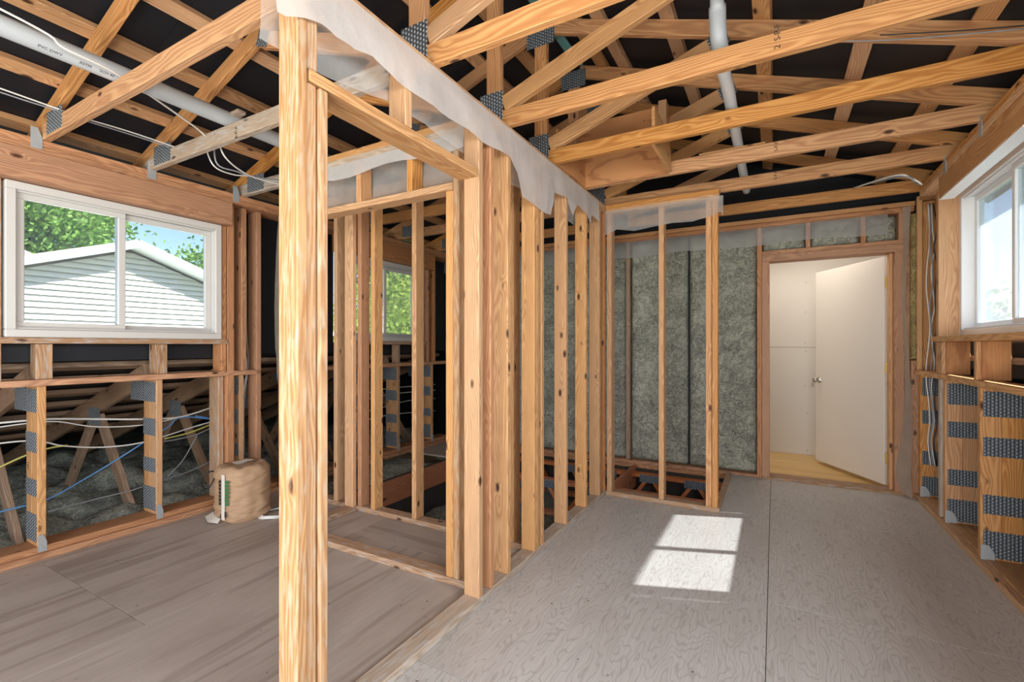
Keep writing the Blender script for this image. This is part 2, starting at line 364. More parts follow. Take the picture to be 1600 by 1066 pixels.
# ================================================================== FLOOR
PX0, PX1 = -1.339, -1.25            # partition faces
LX, RX = -3.80, 1.04                # knee wall faces
floor = empty('floor', (-1.3, 1.2, 0), kind='structure', label='worn grey plywood subfloor of unfinished room')
G = .0014
def panel(x0, x1, y0, y1, mat): bx('plywood_panel', floor, x0 + G, x1 - G, y0 + G, y1 - G, -.018, 0, mat, .0006)
for y0, y1 in ((-2.5, -.98), (-.98, 1.46), (1.46, 3.9)): panel(-1.31, -.03, y0, y1, 'floor')
panel(-.37, -.03, 3.9, 5.09, 'floor')
for y0, y1 in ((-2.5, .2), (.2, 2.64), (2.64, 5.09)): panel(-.03, 1.25, y0, y1, 'floor')
for x0, x1, ys in ((-4.0, -3.71, (-2.5, -.2, 2.24, 2.65)), (-3.71, -2.49, (-2.5, -1.4, 1.04, 2.65)), (-2.49, -1.31, (-2.5, -.2, 2.24, 2.65))):
    for y0, y1 in zip(ys, ys[1:]): panel(x0, x1, y0, y1, 'floor_brown')
panel(-3.98, -3.22, 4.3, 5.09, 'floor_brown')
for a in ((-4.05, -3.262, 2.6, 5.09),): bx('bay_bottom', floor, *a, -.32, -.29, 'dull', 0)
bx('rim_board', floor, -4.03, -3.985, 2.6, 5.09, -.288, -.025, 'dull')
for a in ((-4.0, -1.25, -2.5, 2.60), (-1.2499, 1.25, -2.5, 3.88), (-.36, 1.25, 3.8801, 5.09)): bx('underlay', floor, *a, -.034, -.0185, 'dull', 0)
# joists that carry the floor round the stairwell
for n_, a in (('rim_joist', (-3.22, -3.18, 2.66, 5.05, -.24, -.02)), ('rim_joist', (-3.9, -.37, 2.62, 2.66, -.24, -.019)), ('rim_joist', (-.41, -.37, 3.95, 5.05, -.24, -.019)), ('rim_joist', (-1.25, -.37, 3.905, 3.945, -.24, -.019)), ('rim_joist', (PX0, PX0 + .04, 2.66, 5.05, -.24, -.019))):
    bx(n_, floor, *a, 'orange')
bx('edge_board', floor, -.405, -.365, 3.95, 5.0, -.017, .04, 'plate')
# ================================================================== PARTITION
wp = empty('wall_partition', (PX0, 2.3, 0), kind='structure', label='open stud partition with door opening through the middle of the room')
CZ = 2.46
bx('sole_plate', wp, PX0 - .005, PX1, -.6, 1.93, .0002, .038, 'grey', .004)
bx('sole_plate', wp, PX0, PX1, 1.932, 3.93, .0002, .038, 'grey', .004)
bx('top_plate', wp, PX0, PX1, -.8, 3.93, 2.385, 2.4225, 'stud')
bx('top_plate', wp, PX0, PX1, -.8, 3.93, 2.4226, 2.459, 'stud')
def pst(y0, mat='stud', z0=.038, z1=2.385, x0=PX0, x1=PX1, t=.038): return bx('stud', wp, x0, x1, y0, y0 + t, z0, z1, mat, .004)
pst(.909, 'post', t=.037); pst(.9505, 'post', 2.128, 2.385, x1=PX1 - .005, t=.036); bx('jack_stud', wp, PX0, PX1 - .007, .9505, .9855, .038, 2.088, 'post', .006); bx('jack_stud', wp, PX0, PX1 - .002, .9895, 1.027, .038, 2.088, 'post', .007)
bx('door_header', wp, PX0 - .03, PX1 + .001, .952, 1.899, 2.089, 2.127, 'stud', .004)
bx('cripple_stud', wp, PX0, PX1, 1.384, 1.422, 2.128, 2.385, 'stud')
for y in (1.90, 2.18, 2.50, 2.60, 2.985, 3.375, 3.69): pst(y)
pst(2.01, 'red', x0=-1.31, x1=PX1 - .002); pst(2.539, 'stud', x0=PX0 + .002); pst(3.82, 'red')
# ================================================================== CLOSET WALLS
wa = empty('wall_closet_front', (-2.1, 2.0, 0), kind='structure', label='closet front framing with wide opening beside partition')
bx('sole_plate', wa, -2.83, PX0 - .002, 2.0, 2.089, .0002, .038, 'plate', .004)
bx('top_plate', wa, -2.83, PX0 - .002, 2.0, 2.089, 2.385, 2.4225, 'grey'); bx('top_plate', wa, -2.83, PX0 - .002, 2.0, 2.089, 2.4226, 2.459, 'stud')
bx('closet_header', wa, -2.79, -1.482, 2.0, 2.089, 2.096, 2.134, 'stud')
bx('stud', wa, -1.481, -1.443, 2.0, 2.089, .038, 2.385, 'post', .006); bx('jack_stud', wa, -1.53, -1.4825, 2.001, 2.089, .038, 2.095, 'stud', .006)
for x in (-2.201, -1.80): bx('cripple_stud', wa, x, x + .04, 2.0, 2.089, 2.134, 2.385, 'truss')
bx('stud', wa, -2.83, -2.79, 2.0, 2.089, .038, 2.385, 'stud')
wb = empty('wall_closet_back', (-2.6, 2.55, 0), kind='structure', label='stud wall between closet and open stairwell')
bx('sole_plate', wb, -3.79, PX0 - .002, 2.55, 2.639, .0002, .038, 'plate', .004)
bx('top_plate', wb, -3.79, PX0 - .002, 2.55, 2.639, 2.385, 2.4225, 'stud'); bx('top_plate', wb, -3.79, PX0 - .002, 2.55, 2.639, 2.4226, 2.459, 'stud')
for x, m in ((-3.76, 'red'), (-3.45, 'red'), (-3.058, 'stud'), (-2.651, 'stud'), (-2.249, 'stud'), (-1.85, 'stud'), (-1.46, 'stud')): bx('stud', wb, x, x + .04, 2.55, 2.639, .038, 2.385, m, .004)
bx('stud', wb, -2.79, -2.752, 2.55, 2.639, .038, 2.385, 'red', .005)
wc = empty('wall_closet_side', (-2.86, 2.3, 0), kind='structure', label='short closet side framing at corner of stair wall')
bx('sole_plate', wc, -2.885, -2.796, 2.09, 2.549, .0002, .038, 'plate', .004)
bx('top_plate', wc, -2.885, -2.796, 2.09, 2.549, 2.385, 2.459, 'stud')
bx('stud', wc, -2.885, -2.796, 2.508, 2.548, .038, 2.385, 'purlin', .005)
# ================================================================== STAIR GUARD WALL
wd = empty('wall_stairwell', (-.8, 3.85, 0), kind='structure', label='short stud wall guarding the stairwell near the doorway')
bx('sole_plate', wd, PX1 + .002, -.362, 3.85, 3.939, .0002, .038, 'plate', .004)
bx('top_plate', wd, PX1 + .002, -.365, 3.85, 3.939, 2.385, 2.4225, 'stud'); bx('top_plate', wd, PX1 + .002, -.365, 3.85, 3.939, 2.4226, 2.459, 'truss')
for x in (-1.239, -.811, -.459, -.415): bx('stud', wd, x, x + .041, 3.85, 3.939, .038, 2.385, 'truss' if x > -.5 else 'stud', .003)
# ================================================================== BACK WALL
BY = 5.10
wk = empty('wall_back', (-1.3, BY, 0), kind='structure', label='insulated exterior stud wall with doorway')
bx('sole_plate', wk, -3.98, -.11, BY, BY + .14, -.02, .02, 'red')
bx('sole_plate', wk, -3.98, -.37, BY - .002, BY + .14, -.06, -.021, 'red')
bx('top_plate', wk, -3.98, 1.03, BY - .004, BY + .14, 2.405, 2.445, 'red'); bx('top_plate', wk, -3.98, 1.03, BY - .03, BY + .14, 2.4455, 2.485, 'truss')
bxs = [-3.9, -3.3, -2.62, -2.02, -1.431]
for x in bxs: bx('stud', wk, x, x + .045, BY + .02, BY + .14, .02, 2.405, 'dull')
bx('stud', wk, -.146, -.105, BY - .002, BY + .14, -.018, 2.405, 'red'); bx('stud', wk, .962, 1.0, BY, BY + .14, -.018, 2.405, 'red')
bx('door_header', wk, -.104, .961, BY, BY + .14, 2.135, 2.175, 'red')
for x in (.253, .664): bx('cripple_stud', wk, x, x + .036, BY - .001, BY + .14, 2.175, 2.405, 'red')
bx('cripple_stud', wk, .925, .961, BY - .001, BY + .14, 2.175, 2.405, 'red')
def battmesh(name, parent, x0, x1, z0, z1, y, mat='batt', dep=.09, seed=0, axis='y', amp=.02, res=.028):
    nx = max(2, int((x1 - x0) / res)); nz = max(2, int((z1 - z0) / res)); v, f = [], []
    for i in range(nx + 1):
        for j in range(nz + 1):
            x = x0 + (x1 - x0) * i / nx; z = z0 + (z1 - z0) * j / nz
            e = min(i, nx - i, j, nz - j); p = Vector((x * 9, z * 9, seed))
            d = noise.fractal(p, 1.0, 2.0, 4) * amp + noise.noise(Vector((x * 2.3, z * 1.6, seed + 4))) * amp
            # horizontal joint where two batts meet
            for zj in (z0 + 1.22, z0 + .62 + .05 * math.sin(seed)):
                if z1 - z0 > 1: d -= .03 * max(0, 1 - abs(z - zj) / .03) * (1 if zj > z0 + 1 else .5)
            if e == 0: d = -.05
            v.append((x, y - d, z) if axis == 'y' else (y + (d if axis == 'x' else -d), x, z))
    for i in range(nx):
        for j in range(nz):
            a = i * (nz + 1) + j; f.append((a, a + nz + 1, a + nz + 2, a + 1))
    # back
    b0 = len(v); yb = y + dep
    for x, z in ((x0, z0), (x1, z0), (x1, z1), (x0, z1)): v.append((x, yb, z) if axis == 'y' else (y - dep if axis == 'x' else y + dep, x, z))
    c = [0, nx * (nz + 1), nx * (nz + 1) + nz, nz]; f.append((b0 + 3, b0 + 2, b0 + 1, b0))
    edges = [[i * (nz + 1) for i in range(nx + 1)], [nx * (nz + 1) + j for j in range(nz + 1)], [i * (nz + 1) + nz for i in range(nx, -1, -1)], list(range(nz, -1, -1))]
    for k, ed in enumerate(edges): f.append(tuple(ed[::-1]) + (b0 + k, b0 + (k + 1) % 4))
    return meshobj(name, parent, v, f, mat, True)
edges_b = [-3.855, -3.3, -3.255, -2.62, -2.575, -2.02, -1.975, -1.431, -1.386, -.785, -.775, -.146]
for i in range(0, len(edges_b), 2): battmesh('insulation_batt', wk, edges_b[i] + .004, edges_b[i + 1] - .004, .022, 2.40, BY + .035, seed=i * 3.1, amp=.034)
for i, (a, b) in enumerate(((-.10, .25), (.292, .662), (.703, .923))): battmesh('insulation_batt', wk, a, b, 2.178, 2.402, BY + .04, seed=20 + i * 5, amp=.028)
battmesh('insulation_batt', wk, 1.001, 1.062, 1.15, 2.39, BY - .035, 'battyellow', dep=.1, seed=41, amp=.02, res=.015)
bx('stud', wk, 1.001, 1.055, BY - .03, BY + .06, .0, 1.145, 'red')
bx('wall_sheathing', wk, -4.0, -.12, BY + .142, BY + .155, -.3, 3.3, 'black', 0)
bx('wall_sheathing', wk, -.12, .981, BY + .142, BY + .155, 2.18, 3.3, 'black', 0); bx('wall_sheathing', wk, 
   .981, 1.29, BY + .142, BY + .155, -.3, 2.7, 'black', 0)
# ================================================================== DOOR
dr = empty('door_1', (.43, BY, 0), kind='structure', label='white flush door standing open into a lit hall')
bx('door_jamb', dr, -.1045, -.04, BY - .02, BY + .142, .0, 2.07, 'red'); bx('door_jamb', dr, .895, .961, BY - .02, BY + .142, .0, 2.07, 'red')
bx('door_head', dr, -.1045, .961, BY - .02, BY + .142, 2.0705, 2.134, 'red')
bx('door_stop', dr, .87, .8945, BY + .05, BY + .14, .02, 2.07, 'purlin'); bx('threshold', dr, -.1, .96, BY - .03, BY + .15, -.016, .022, 'plate', .006)
hp = Vector((.872, BY + .165, 0)); fp = Vector((.41, BY + .165 + .80, 0)); ed = (fp - hp).normalized(); en = Vector((-ed.y, ed.x, 0))
leaf = lum('door_leaf', dr, hp + Vector((0, 0, 1.045)), fp + Vector((0, 0, 1.045)), .044, 2.03, 'paint', (0, 0, 1), .002)
if en.y > 0: en = -en
for z in (.27, 1.07, 1.83): bx('hinge', leaf, .858, .89, BY + .138, BY + .15, z - .05, z + .05, 'brass', .001)
def lathe(name, parent, c, axis, prof, mat, seg=14):
    c = Vector(c); ax = Vector(axis).normalized(); s = ax.orthogonal().normalized(); t = ax.cross(s); v, f = [], []
    for d, r in prof:
        for k in range(seg):
            q = 2 * math.pi * k / seg; v.append(c + ax * d + s * math.cos(q) * r + t * math.sin(q) * r)
    for i in range(len(prof) - 1):
        for k in range(seg):
            f.append((i * seg + k, i * seg + (k + 1) % seg, (i + 1) * seg + (k + 1) % seg, (i + 1) * seg + k))
    f += [tuple(range(seg))[::-1], tuple((len(prof) - 1) * seg + k for k in range(seg))]
    return meshobj(name, parent, v, f, mat, True)
kc = fp - ed * .065 + Vector((0, 0, .90)) + en * .021
lathe('door_knob', leaf, kc, en, [(0, .032), (.006, .032), (.01, .014), (.03, .012), (.036, .024), (.05, .029), (.064, .026), (.07, .014)], 'chrome')
keys = empty('key_ring', kc + en * .075 + Vector((0, 0, -.03)), 'small bunch of keys hanging from the white door knob', 'keys')
kr = kc + en * .076 + Vector((0, 0, -.012))
tube('ring', keys, [kr + ed * .012 * math.cos(q * .628) + Vector((0, 0, .012 * math.sin(q * .628) - .012)) for q in range(10)], .0015, 'chrome', 6, closed=True)
for dx in (-.012, .01):
    p = kr + ed * dx + Vector((0, 0, -.022)); lum('key', keys, p, p + ed * dx * .8 + Vector((0, 0, -.045)), .003, .012, 'chrome', tuple(ed), .001)
# ================================================================== HALL
fh = empty('floor_hall', (.4, 5.9, 0), kind='structure', label='yellow wooden hall floor beyond the doorway')
for i in range(5): bx('floor_board', fh, -.9, 1.275, BY + .157 + i * .235, BY + .157 + (i + 1) * .235 - .003, -.03, -.004, 'hallfloor', .001)
wh = empty('wall_hall', (.4, 6.42, 0), kind='structure', label='pale drywall of the hall with horizontal seam')
bx('drywall_sheet', wh, -.9, 1.275, 6.42, 6.433, -.0035, 1.245, 'dry', .002); bx('drywall_sheet', wh, -.9, 1.275, 6.42, 6.433, 1.249, 2.45, 'dry', .002)
bx('backing_board', wh, -.91, 1.285, 6.4335, 6.45, -.03, 2.46, 'dull', 0)
for x, z in [(.31, 2.3), (.32, 2.0), (.315, 1.66), (.31, 1.30), (.32, 1.2), (.33, .48), (.33, .05), (.31, .8), (-.06, .3)]:
    lathe('screw', wh, (x, 6.4195, z), (0, -1, 0), [(0, .005), (.0008, .004)], 'screw', 8)
bx('drywall_side', wh, -.913, -.9, BY + .157, 6.42, 0, 2.45, 'dry', .001); bx('drywall_side', wh, 1.275, 1.288, BY + .157, 6.42, 0, 2.45, 'dry', .001)
bx('drywall_side', wh, -.9, -.12, BY + .156, BY + .168, 0, 2.45, 'dry', .001); bx('drywall_side', wh, .98, 1.275, BY + .156, BY + .168, 0, 2.45, 'dry', .001); bx('drywall_side', wh, -.119, .979, BY + .156, BY + .168, 2.15, 2.45, 'dry', .001)
ch = bx('ceiling_hall', None, -.9, 1.275, BY + .17, 6.42, 2.451, 2.463, 'dry', .001); tag(ch, 'pale drywall ceiling of the hall', kind='structure')
# ================================================================== LEFT WALL
wl = empty('wall_left', (LX, 1.5, 0), kind='structure', label='left stud wall open to the side attic below its windows')
HL = -3.69
bx('sole_plate', wl, -3.97, -3.775, -2.4, 5.05, .0002, .038, 'red'); bx('sole_plate', wl, -3.97, LX + .005, -2.4, 5.05, .0384, .076, 'red')
bx('top_plate', wl, -3.9, HL, -2.4, 5.05, 2.4226, 2.459, 'red'); bx('top_plate', wl, -3.9, HL, -2.4, 5.05, 2.385, 2.4222, 'red')
bx('window_header', wl, -3.86, HL + .004, -1.0, 2.12, 2.208, 2.3848, 'red', .004); bx('window_header', wl, -3.86, HL + .004, 3.2, 4.62, 2.208, 2.3848, 'red', .004)
bx('girt', wl, -3.875, -3.765, -1.0, 2.40, 1.03, 1.068, 'red'); bx('girt', wl, -3.875, -3.765, 2.66, 5.05, 1.03, 1.068, 'red')
def knee(wall, y, face, sgn, mat='stud', z0=.076, plates=((.85, 1.005), (.63, .745), (.35, .455), (.08, .24)), top=1.03):
    """two ply truss end post: sgn = direction away from the room"""
    a, b, c = face, face + sgn * .0905, face + sgn * .181
    bx('knee_post', wall, min(a, b), max(a, b), y, y + .039, z0, top, mat); bx('knee_post', wall, min(b + sgn * .001, c), max(b + sgn * .001, c), y, y + .039, z0, top, mat)
    for p0, p1 in plates:
        e0, e1 = face + sgn * .012, face + sgn * .186
        nplate_y(wall, min(e0, e1), max(e0, e1), y - .0012, p0, p1)
for y in (.43, 1.04, 1.65, 2.235, 2.88, 3.48, 4.07, 4.68):
    knee(wl, y, LX, -1, plates=((.87, 1.01), (.63, .75), (.37, .47), (.10, .265)))
    metal_tie(wl, (LX + .006, y + .02, .045), (0, 1, 0), (0, 0, 1), .1, .04)
for y in (1.03, 1.64, 3.46, 4.06): bx('cripple_stud', wl, -3.88, LX + .01, y, y + .075 if y < 2 else y + .04, 1.068, 1.28, 'plate')
def wstud(y0, y1, z0=1.068, z1=2.385, m='red', x1=-3.765): bx('stud', wl, -3.885, x1, y0, y1, z0, z1, m)
wstud(.80, .884, z1=2.207, m='plate'); wstud(2.075, 2.113, z1=2.207, m='red'); wstud(2.121, 2.175, z0=.076, m='red'); wstud(2.235, 2.275, m='red'); wstud(2.36, 2.40, z0=.076, m='red')
wstud(3.26, 3.32, z1=2.207); wstud(4.47, 4.51, z1=2.207); wstud(4.56, 4.6); wstud(4.68, 4.72); wstud(2.9, 2.94)
bx('stud', wl, -3.93, -3.80, 2.071, 2.113, .076, 1.029, 'plate', .004)
# exterior sheathing
for y0, y1, z0, z1 in ((-2.5, .79, 1.2, 2.5), (.791, 2.12, 2.25, 2.5), (2.121, 3.25, 1.2, 2.5), (3.251, 4.55, 2.25, 2.5), (4.551, 5.2, 1.2, 2.5), (.791, 2.12, 1.17, 1.305), (3.251, 4.55, 1.17, 1.305)):
    bx('wall_sheathing', wl, -3.915, -3.9, y0, y1, z0, z1, 'black', 0)
for y in (1.05, 1.62, 2.19, 2.83): metal_tie(wl, (HL + .003, y - .045, 2.40), (0, 1, 0), (0, 0, 1), .12, .05)
def window(name, label, face, sgn, y0, y1, z0, z1, mat, glassmat, split=.5, sillmat='red'):
    """sliding window in a wall along Y; face = room side of the frame, sgn = outward"""
    r = empty(name, (face, (y0 + y1) / 2, z0), kind='structure', label=label)
    X = lambda a, b: (min(face + sgn * a, face + sgn * b), max(face + sgn * a, face + sgn * b))
    fw = .045; x = X(0, .1215 if sgn > 0 else .152)
    boxes('frame', r, [x + (y0, y1, z1 - fw, z1), x + (y0, y1, z0, z0 + fw), x + (y0, y0 + fw, z0 + fw, z1 - fw), x + (y1 - fw, y1, z0 + fw, z1 - fw),
                       X(.012, .03) + (y0 + fw, y1 - fw, z0 + fw, z0 + fw + .012), X(.012, .03) + (y0 + fw, y1 - fw, z1 - fw - .012, z1 - fw)], mat, .004)
    ym = y0 + (y1 - y0) * split; sw = .042
    for k, (a, b, d) in enumerate(((y0 + fw, ym + .02, .035), (ym - .02, y1 - fw, .068))):
        xs = X(d, d + .03); za, zb = z0 + fw + .001, z1 - fw - .001
        s = boxes('sash', r, [xs + (a, b, zb - sw, zb), xs + (a, b, za, za + sw), xs + (a, a + sw, za + sw, zb - sw), xs + (b - sw, b, za + sw, zb - sw)], mat, .004)
        xp = X(d + .012, d + .016); bx('pane', s, *xp, a + sw + .0005, b - sw - .0005, za + sw + .0005, zb - sw - .0005, glassmat, 0)
    return r
w1 = window('window_1', 'white vinyl sliding window above the left knee wall, facing a white house', -3.745, -1, .894, 2.068, 1.318, 2.204, 'vinyl', 'glass', .47)
w2 = window('window_2', 'white sliding window seen between studs, full of green leaves', -3.745, -1, 3.33, 4.45, 1.318, 2.204, 'vinyl', 'glass', .47)
bx('rough_sill', wl, -3.89, -3.755, .80, 2.12, 1.281, 1.317, 'plate'); bx('rough_sill', wl, -3.89, -3.755, 3.25, 4.52, 1.281, 1.317, 'plate')
# ================================================================== RIGHT WALL
wr = empty('wall_right', (RX, 3.8, 0), kind='structure', label='right stud wall with window and toothed metal plates')
bx('sole_plate', wr, 1.02, 1.062, -2.4, 5.08, .0002, .036, 'purlin'); bx('sole_plate', wr, 1.0625, 1.215, -2.4, 5.08, .0002, .04, 'stud')
for y in (3.05, 3.69, 4.33, 4.975): 
    knee(wr, y, RX, 1, 'truss', .041, ((.86, 1.006), (.632, .742), (.30, .41), (.05, .203)))
    metal_tie(wr, (RX + .03, y - .0042, .02), (1, 0, 0), (0, 0, 1), .1, .06)
bx('girt', wr, 1.018, 1.13, -1, 5.08, 1.031, 1.068, 'purlin')
bx('attic_ledge', wr, 1.2155, 1.6, -2.4, 5.08, .0, .03, 'floor_brown')
bx('top_plate', wr, .95, 1.12, -2.4, 4.56, 2.4226, 2.459, 'truss'); bx('top_plate', wr, .95, 1.12, -2.4, 4.56, 2.385, 2.4222, 'purlin')
bx('window_header', wr, .952, 1.03, -1.0, 4.10, 2.244, 2.3848, 'truss', .004)
bx('header_liner', wr, 1.031, 1.14, 2.9, 4.45, 2.352, 2.384, 'purlin'); bx('caulk_strip', wr, .955, 1.03, 2.9, 4.10, 2.236, 2.2435, 'vinylw', .002)
bx('rough_sill', wr, .99, 1.25, 2.9, 4.435, 1.297, 1.333, 'purlin')
bx('window_jamb', wr, 1.03, 1.15, 4.44, 4.46, 1.334, 2.352, 'purlin'); bx('stud', wr, 1.03, 1.12, 4.461, 4.50, 1.068, 2.4, 'truss'); bx('stud', wr, 1.03, 1.12, 4.40, 4.46, 1.068, 1.296, 'purlin')
bx('stud', wr, 1.035, 1.12, 4.42, 4.47, .041, 1.03, 'grey')
bx('stud', wr, 1.026, 1.06, 4.995, 5.03, 1.068, 2.5, 'purlin'); bx('stud', wr, 1.065, 1.215, 5.03, 5.07, 1.068, 2.46, 'truss'); bx('stud', wr, 1.125, 1.215, 4.55, 4.59, 1.068, 2.46, 'truss')
bx('blocking', wr, 1.04, 1.215, 4.52, 5.02, 2.462, 2.5, 'purlin')
for y in (3.05, 3.69, 4.33):
    bx('cripple_stud', wr, 1.022, 1.045, y, y + .036, 1.068, 1.296, 'purlin'); bx('cripple_panel', wr, 1.046, 1.175, y + .01, y + .03, 1.068, 1.296, 'knotply')
bx('attic_strip', wr, 1.2, 1.24, 3.5, 4.6, 1.16, 1.2, 'dull')
for y0, y1, z0, z1 in ((-2.5, -1.6, 1.1, 2.5), (-1.599, 1.15, 1.1, 1.3), (-1.599, 1.15, 2.38, 2.5), (1.151, 3.07, 1.1, 2.5), (3.071, 4.49, 2.36, 2.5), (4.491, 5.25, 1.1, 2.5), (3.071, 4.49, 1.07, 1.29)): bx('wall_sheathing', wr, 1.262, 1.275, y0, y1, z0, z1, 'black', 0)
bx('wall_sheathing', wr, 1.6, 1.615, -2.5, 5.25, -.3, 1.3, 'black', 0); bx('wall_sheathing', wr, 1.2905, 1.6, 5.237, 5.25, -.3, 1.284, 'black', 0); bx('wall_sheathing', wr, 1.276, 1.6, -2.5, 5.25, 1.285, 1.3, 'black', 0)
w3 = window('window_3', 'dusty white sliding window in the sunlit right wall', 1.14, 1, 3.069, 4.438, 1.335, 2.348, 'vinylw', 'dirtyglass', .45)
for y in (1.6, 2.21, 2.83, 3.39, 3.98): metal_tie(wr, (.948, y - .03, 2.37), (0, -1, 0), (0, 0, 1), .11, .045)
# ================================================================== ROOF: deck, purlins, trusses
RCX, RZ, RM = -1.35, 3.34, .345
def zl(x): return RZ - RM * abs(x - RCX)             # underside of the top chords
ce = empty('ceiling', (RCX, 1.5, 2.46), kind='structure', label='black roof underlay on wooden purlins above the trusses')
ca = math.atan(RM); cosA = math.cos(ca)
def slope_pt(x, up, s=None): # point "up" metres square to the slope above the chord underside
    s = s or (1 if x > RCX else -1); return Vector((x + s * math.sin(ca) * up, 0, RZ - RM * s * (x - RCX) + math.cos(ca) * up))
for s in (1, -1):
    upv = Vector((s * math.sin(ca), 0, math.cos(ca)))
    for k, (y0, y1) in enumerate(((-2.5, -.1), (-.1, 1.3), (1.3, 2.5), (2.5, 3.72), (3.72, 5.4))):
        a = slope_pt(RCX - s * .046, .089 + .038 + .008, s); b = slope_pt(RCX + s * 2.88, .089 + .038 + .008)
        a.y = b.y = (y0 + y1) / 2; lum('roof_panel', ce, a, b, y1 - y0 - .002, .012, 'black', upv, 0)
    for dx in ((.19, .36, .78, 1.26, 1.72, 2.12, 2.6) if s > 0 else (.2, .45, .87, 1.29, 1.65, 2.06, 2.5)):
        p = slope_pt(RCX + s * dx, .089 + .0195)
        lum('purlin', ce, (p.x, -2.4, p.z), (p.x, 5.2, p.z), .085, .037, 'purlin', upv)
tp = slope_pt(RCX + .045, .085); lum('teal_strip', ce, (tp.x, 1.7, tp.z - .03), (tp.x, 3.3, tp.z - .03), .07, .02, 'teal', (.33, 0, .94))
ORD = ['first', 'second', 'third', 'fourth', 'fifth', 'sixth', 'seventh']
TY = (1.05, 1.58, 2.215, 2.81, 3.39, 3.97, 4.69)
tl = ['nearest roof truss, its pale chord crossing above the left window', 'second roof truss counted from the camera, over the tall post', 'third roof truss from the camera, with a dark grain swirl on its chord',
      'fourth roof truss from the camera, in front of the plywood box', 'fifth roof truss from the camera, above the short stair wall', 'sixth roof truss from the camera, second from the door wall', 'roof truss closest to the door wall']
trusses = []
for i, Y in enumerate(TY):
    t = empty('roof_truss', (RCX, Y, CZ), tl[i], 'roof truss', 'roof trusses across the room'); trusses.append(t)
    z0, z1 = CZ, CZ + .092
    bx('bottom_chord', t, -3.9, RCX - .001, Y - .019, Y + .019, z0, z1, 'grey' if i in (1, 2) else 'truss')
    bx('bottom_chord', t, RCX + .001, 1.12, Y - .019, Y + .019, z0, z1, 'truss')
    for s in (1, -1):
        upv = Vector((s * math.sin(ca), 0, math.cos(ca))); a = slope_pt(RCX + s * .03, .0445); b = slope_pt(RCX + s * 2.75, .0445); a.y = b.y = Y
        lum('top_chord', t, a, b, .038, .089, 'truss', upv)
        # web
        xa, za = RCX + s * .06, CZ + .125; xb = RCX + s * 1.10; zb = zl(xb) - .01
        lum('web', t, (xa, Y, za), (xb, Y, zb), .0375, .088, 'stud' if s > 0 else 'truss', (0, 0, 1))
        d = (Vector((xb, Y, zb)) - Vector((xa, Y, za))).normalized(); c = Vector((xb, Y - .0202, zb)) - d * .02
        lum('nail_plate', t, c - d * .05, c + d * .05, .002, .085, 'nailv', (0, 0, 1), 0)
        if s < 0: nplate_y(t, min(RCX + s * 2.06, RCX + s * 2.27), max(RCX + s * 2.06, RCX + s * 2.27), Y - .0204, CZ + .012, CZ + .135)
    bx('king_post', t, RCX - .0445, RCX + .0445, Y - .0188, Y + .0188, z1, zl(RCX) + .02, 'truss')
    nplate_y(t, RCX - .085, RCX + .06, Y - .0204, CZ + .008, CZ + .20)
    nplate_y(t, RCX - .1, RCX + .1, Y - .0204, RZ - .09, RZ + .04)
def stamp(i, px, py, s, size=.028):
    y = TY[i] - .0197; p = ony(px, py, y); text('grade_stamp', trusses[i], s, p, (0, 0, 1), (-1, 0, 0), size, 'ink')['kind'] = 'stuff'
stamp(2, 1215, 57, '2  S-P-F', .032); stamp(4, 1213, 229, 'S-P-F', .03); stamp(5, 1212, 274, 'S-P-F', .03); stamp(1, 369, 207, 'S-P-F', .034)
# plywood chase between the trusses
pc = empty('plywood_box', (-.95, 3.1, 2.46), 'open plywood box nailed between two trusses beside the partition', 'plywood box')
bx('back_panel', pc, -1.30, -.64, 3.352, 3.369, 2.462, 2.94, 'ply', .001); bx('side_panel', pc, -1.262, -1.246, 2.84, 3.35, 2.462, 2.70, 'ply', .001)
v = [(-.64, 2.85, 2.465), (-.64, 3.35, 2.465), (-.64, 3.35, 2.60), (-.64, 3.27, 2.70), (-.64, 2.85, 2.70)]
v2 = [(-.622, y, z) for _, y, z in v]
meshobj('side_panel', pc, v + v2, [(4, 3, 2, 1, 0), (5, 6, 7, 8, 9)] + [(i, (i + 1) % 5, (i + 1) % 5 + 5, i + 5) for i in range(5)], 'purlin')
bx('corner_block', pc, -.70, -.645, 3.31, 3.351, 2.75, 2.96, 'purlin')
sk = bx('wood_offcut', None, -.45, -.05, 3.405, 3.43, 2.60, 2.625, 'purlin'); tag(sk, 'short pale wood offcut lying on a truss chord under the pipe', 'offcut')
sk.location.z = 2.5655; WM[sk] = sk.matrix_basis
lt = lum('wood_offcut', None, ony(345, 195, 1.6) + Vector((0, 0, .02)), ony(378, 180, 1.6) + Vector((0, 0, .02)), .05, .02, 'grey'); tag(lt, 'small white board resting on the left truss chord near the post', 'offcut')
# ================================================================== PIPES
pp = empty('vent_pipe', (-.21, 3.2, 2.6), 'white plastic vent pipe running over the right chords', 'pipe')
pts = [(-.235, 2.40, 2.85), (-.233, 2.44, 2.74), (-.225, 2.52, 2.655)] + [(-.215 + .0 * y, y, 2.632) for y in (2.7, 3.1, 3.5, 3.9, 4.3, 4.6)]
tube('pipe', pp, pts, .031, 'pvc', 14); tube('riser', pp, [(-.235, 2.39, 2.84), (-.236, 2.385, 3.0), (-.236, 2.385, 3.16)], .031, 'greypvc', 14)
tube('coupling', pp, [(-.236, 2.385, 2.93), (-.236, 2.385, 3.0)], .04, 'greypvc', 14); tube('elbow', pp, [(-.235, 2.4, 2.87), (-.234, 2.425, 2.76), (-.227, 2.5, 2.68)], .038, 'greypvc', 14)
pl = empty('drain_pipe', (-2.8, 1.2, 2.63), 'grey printed plastic pipe lying across the left chords', 'pipe')
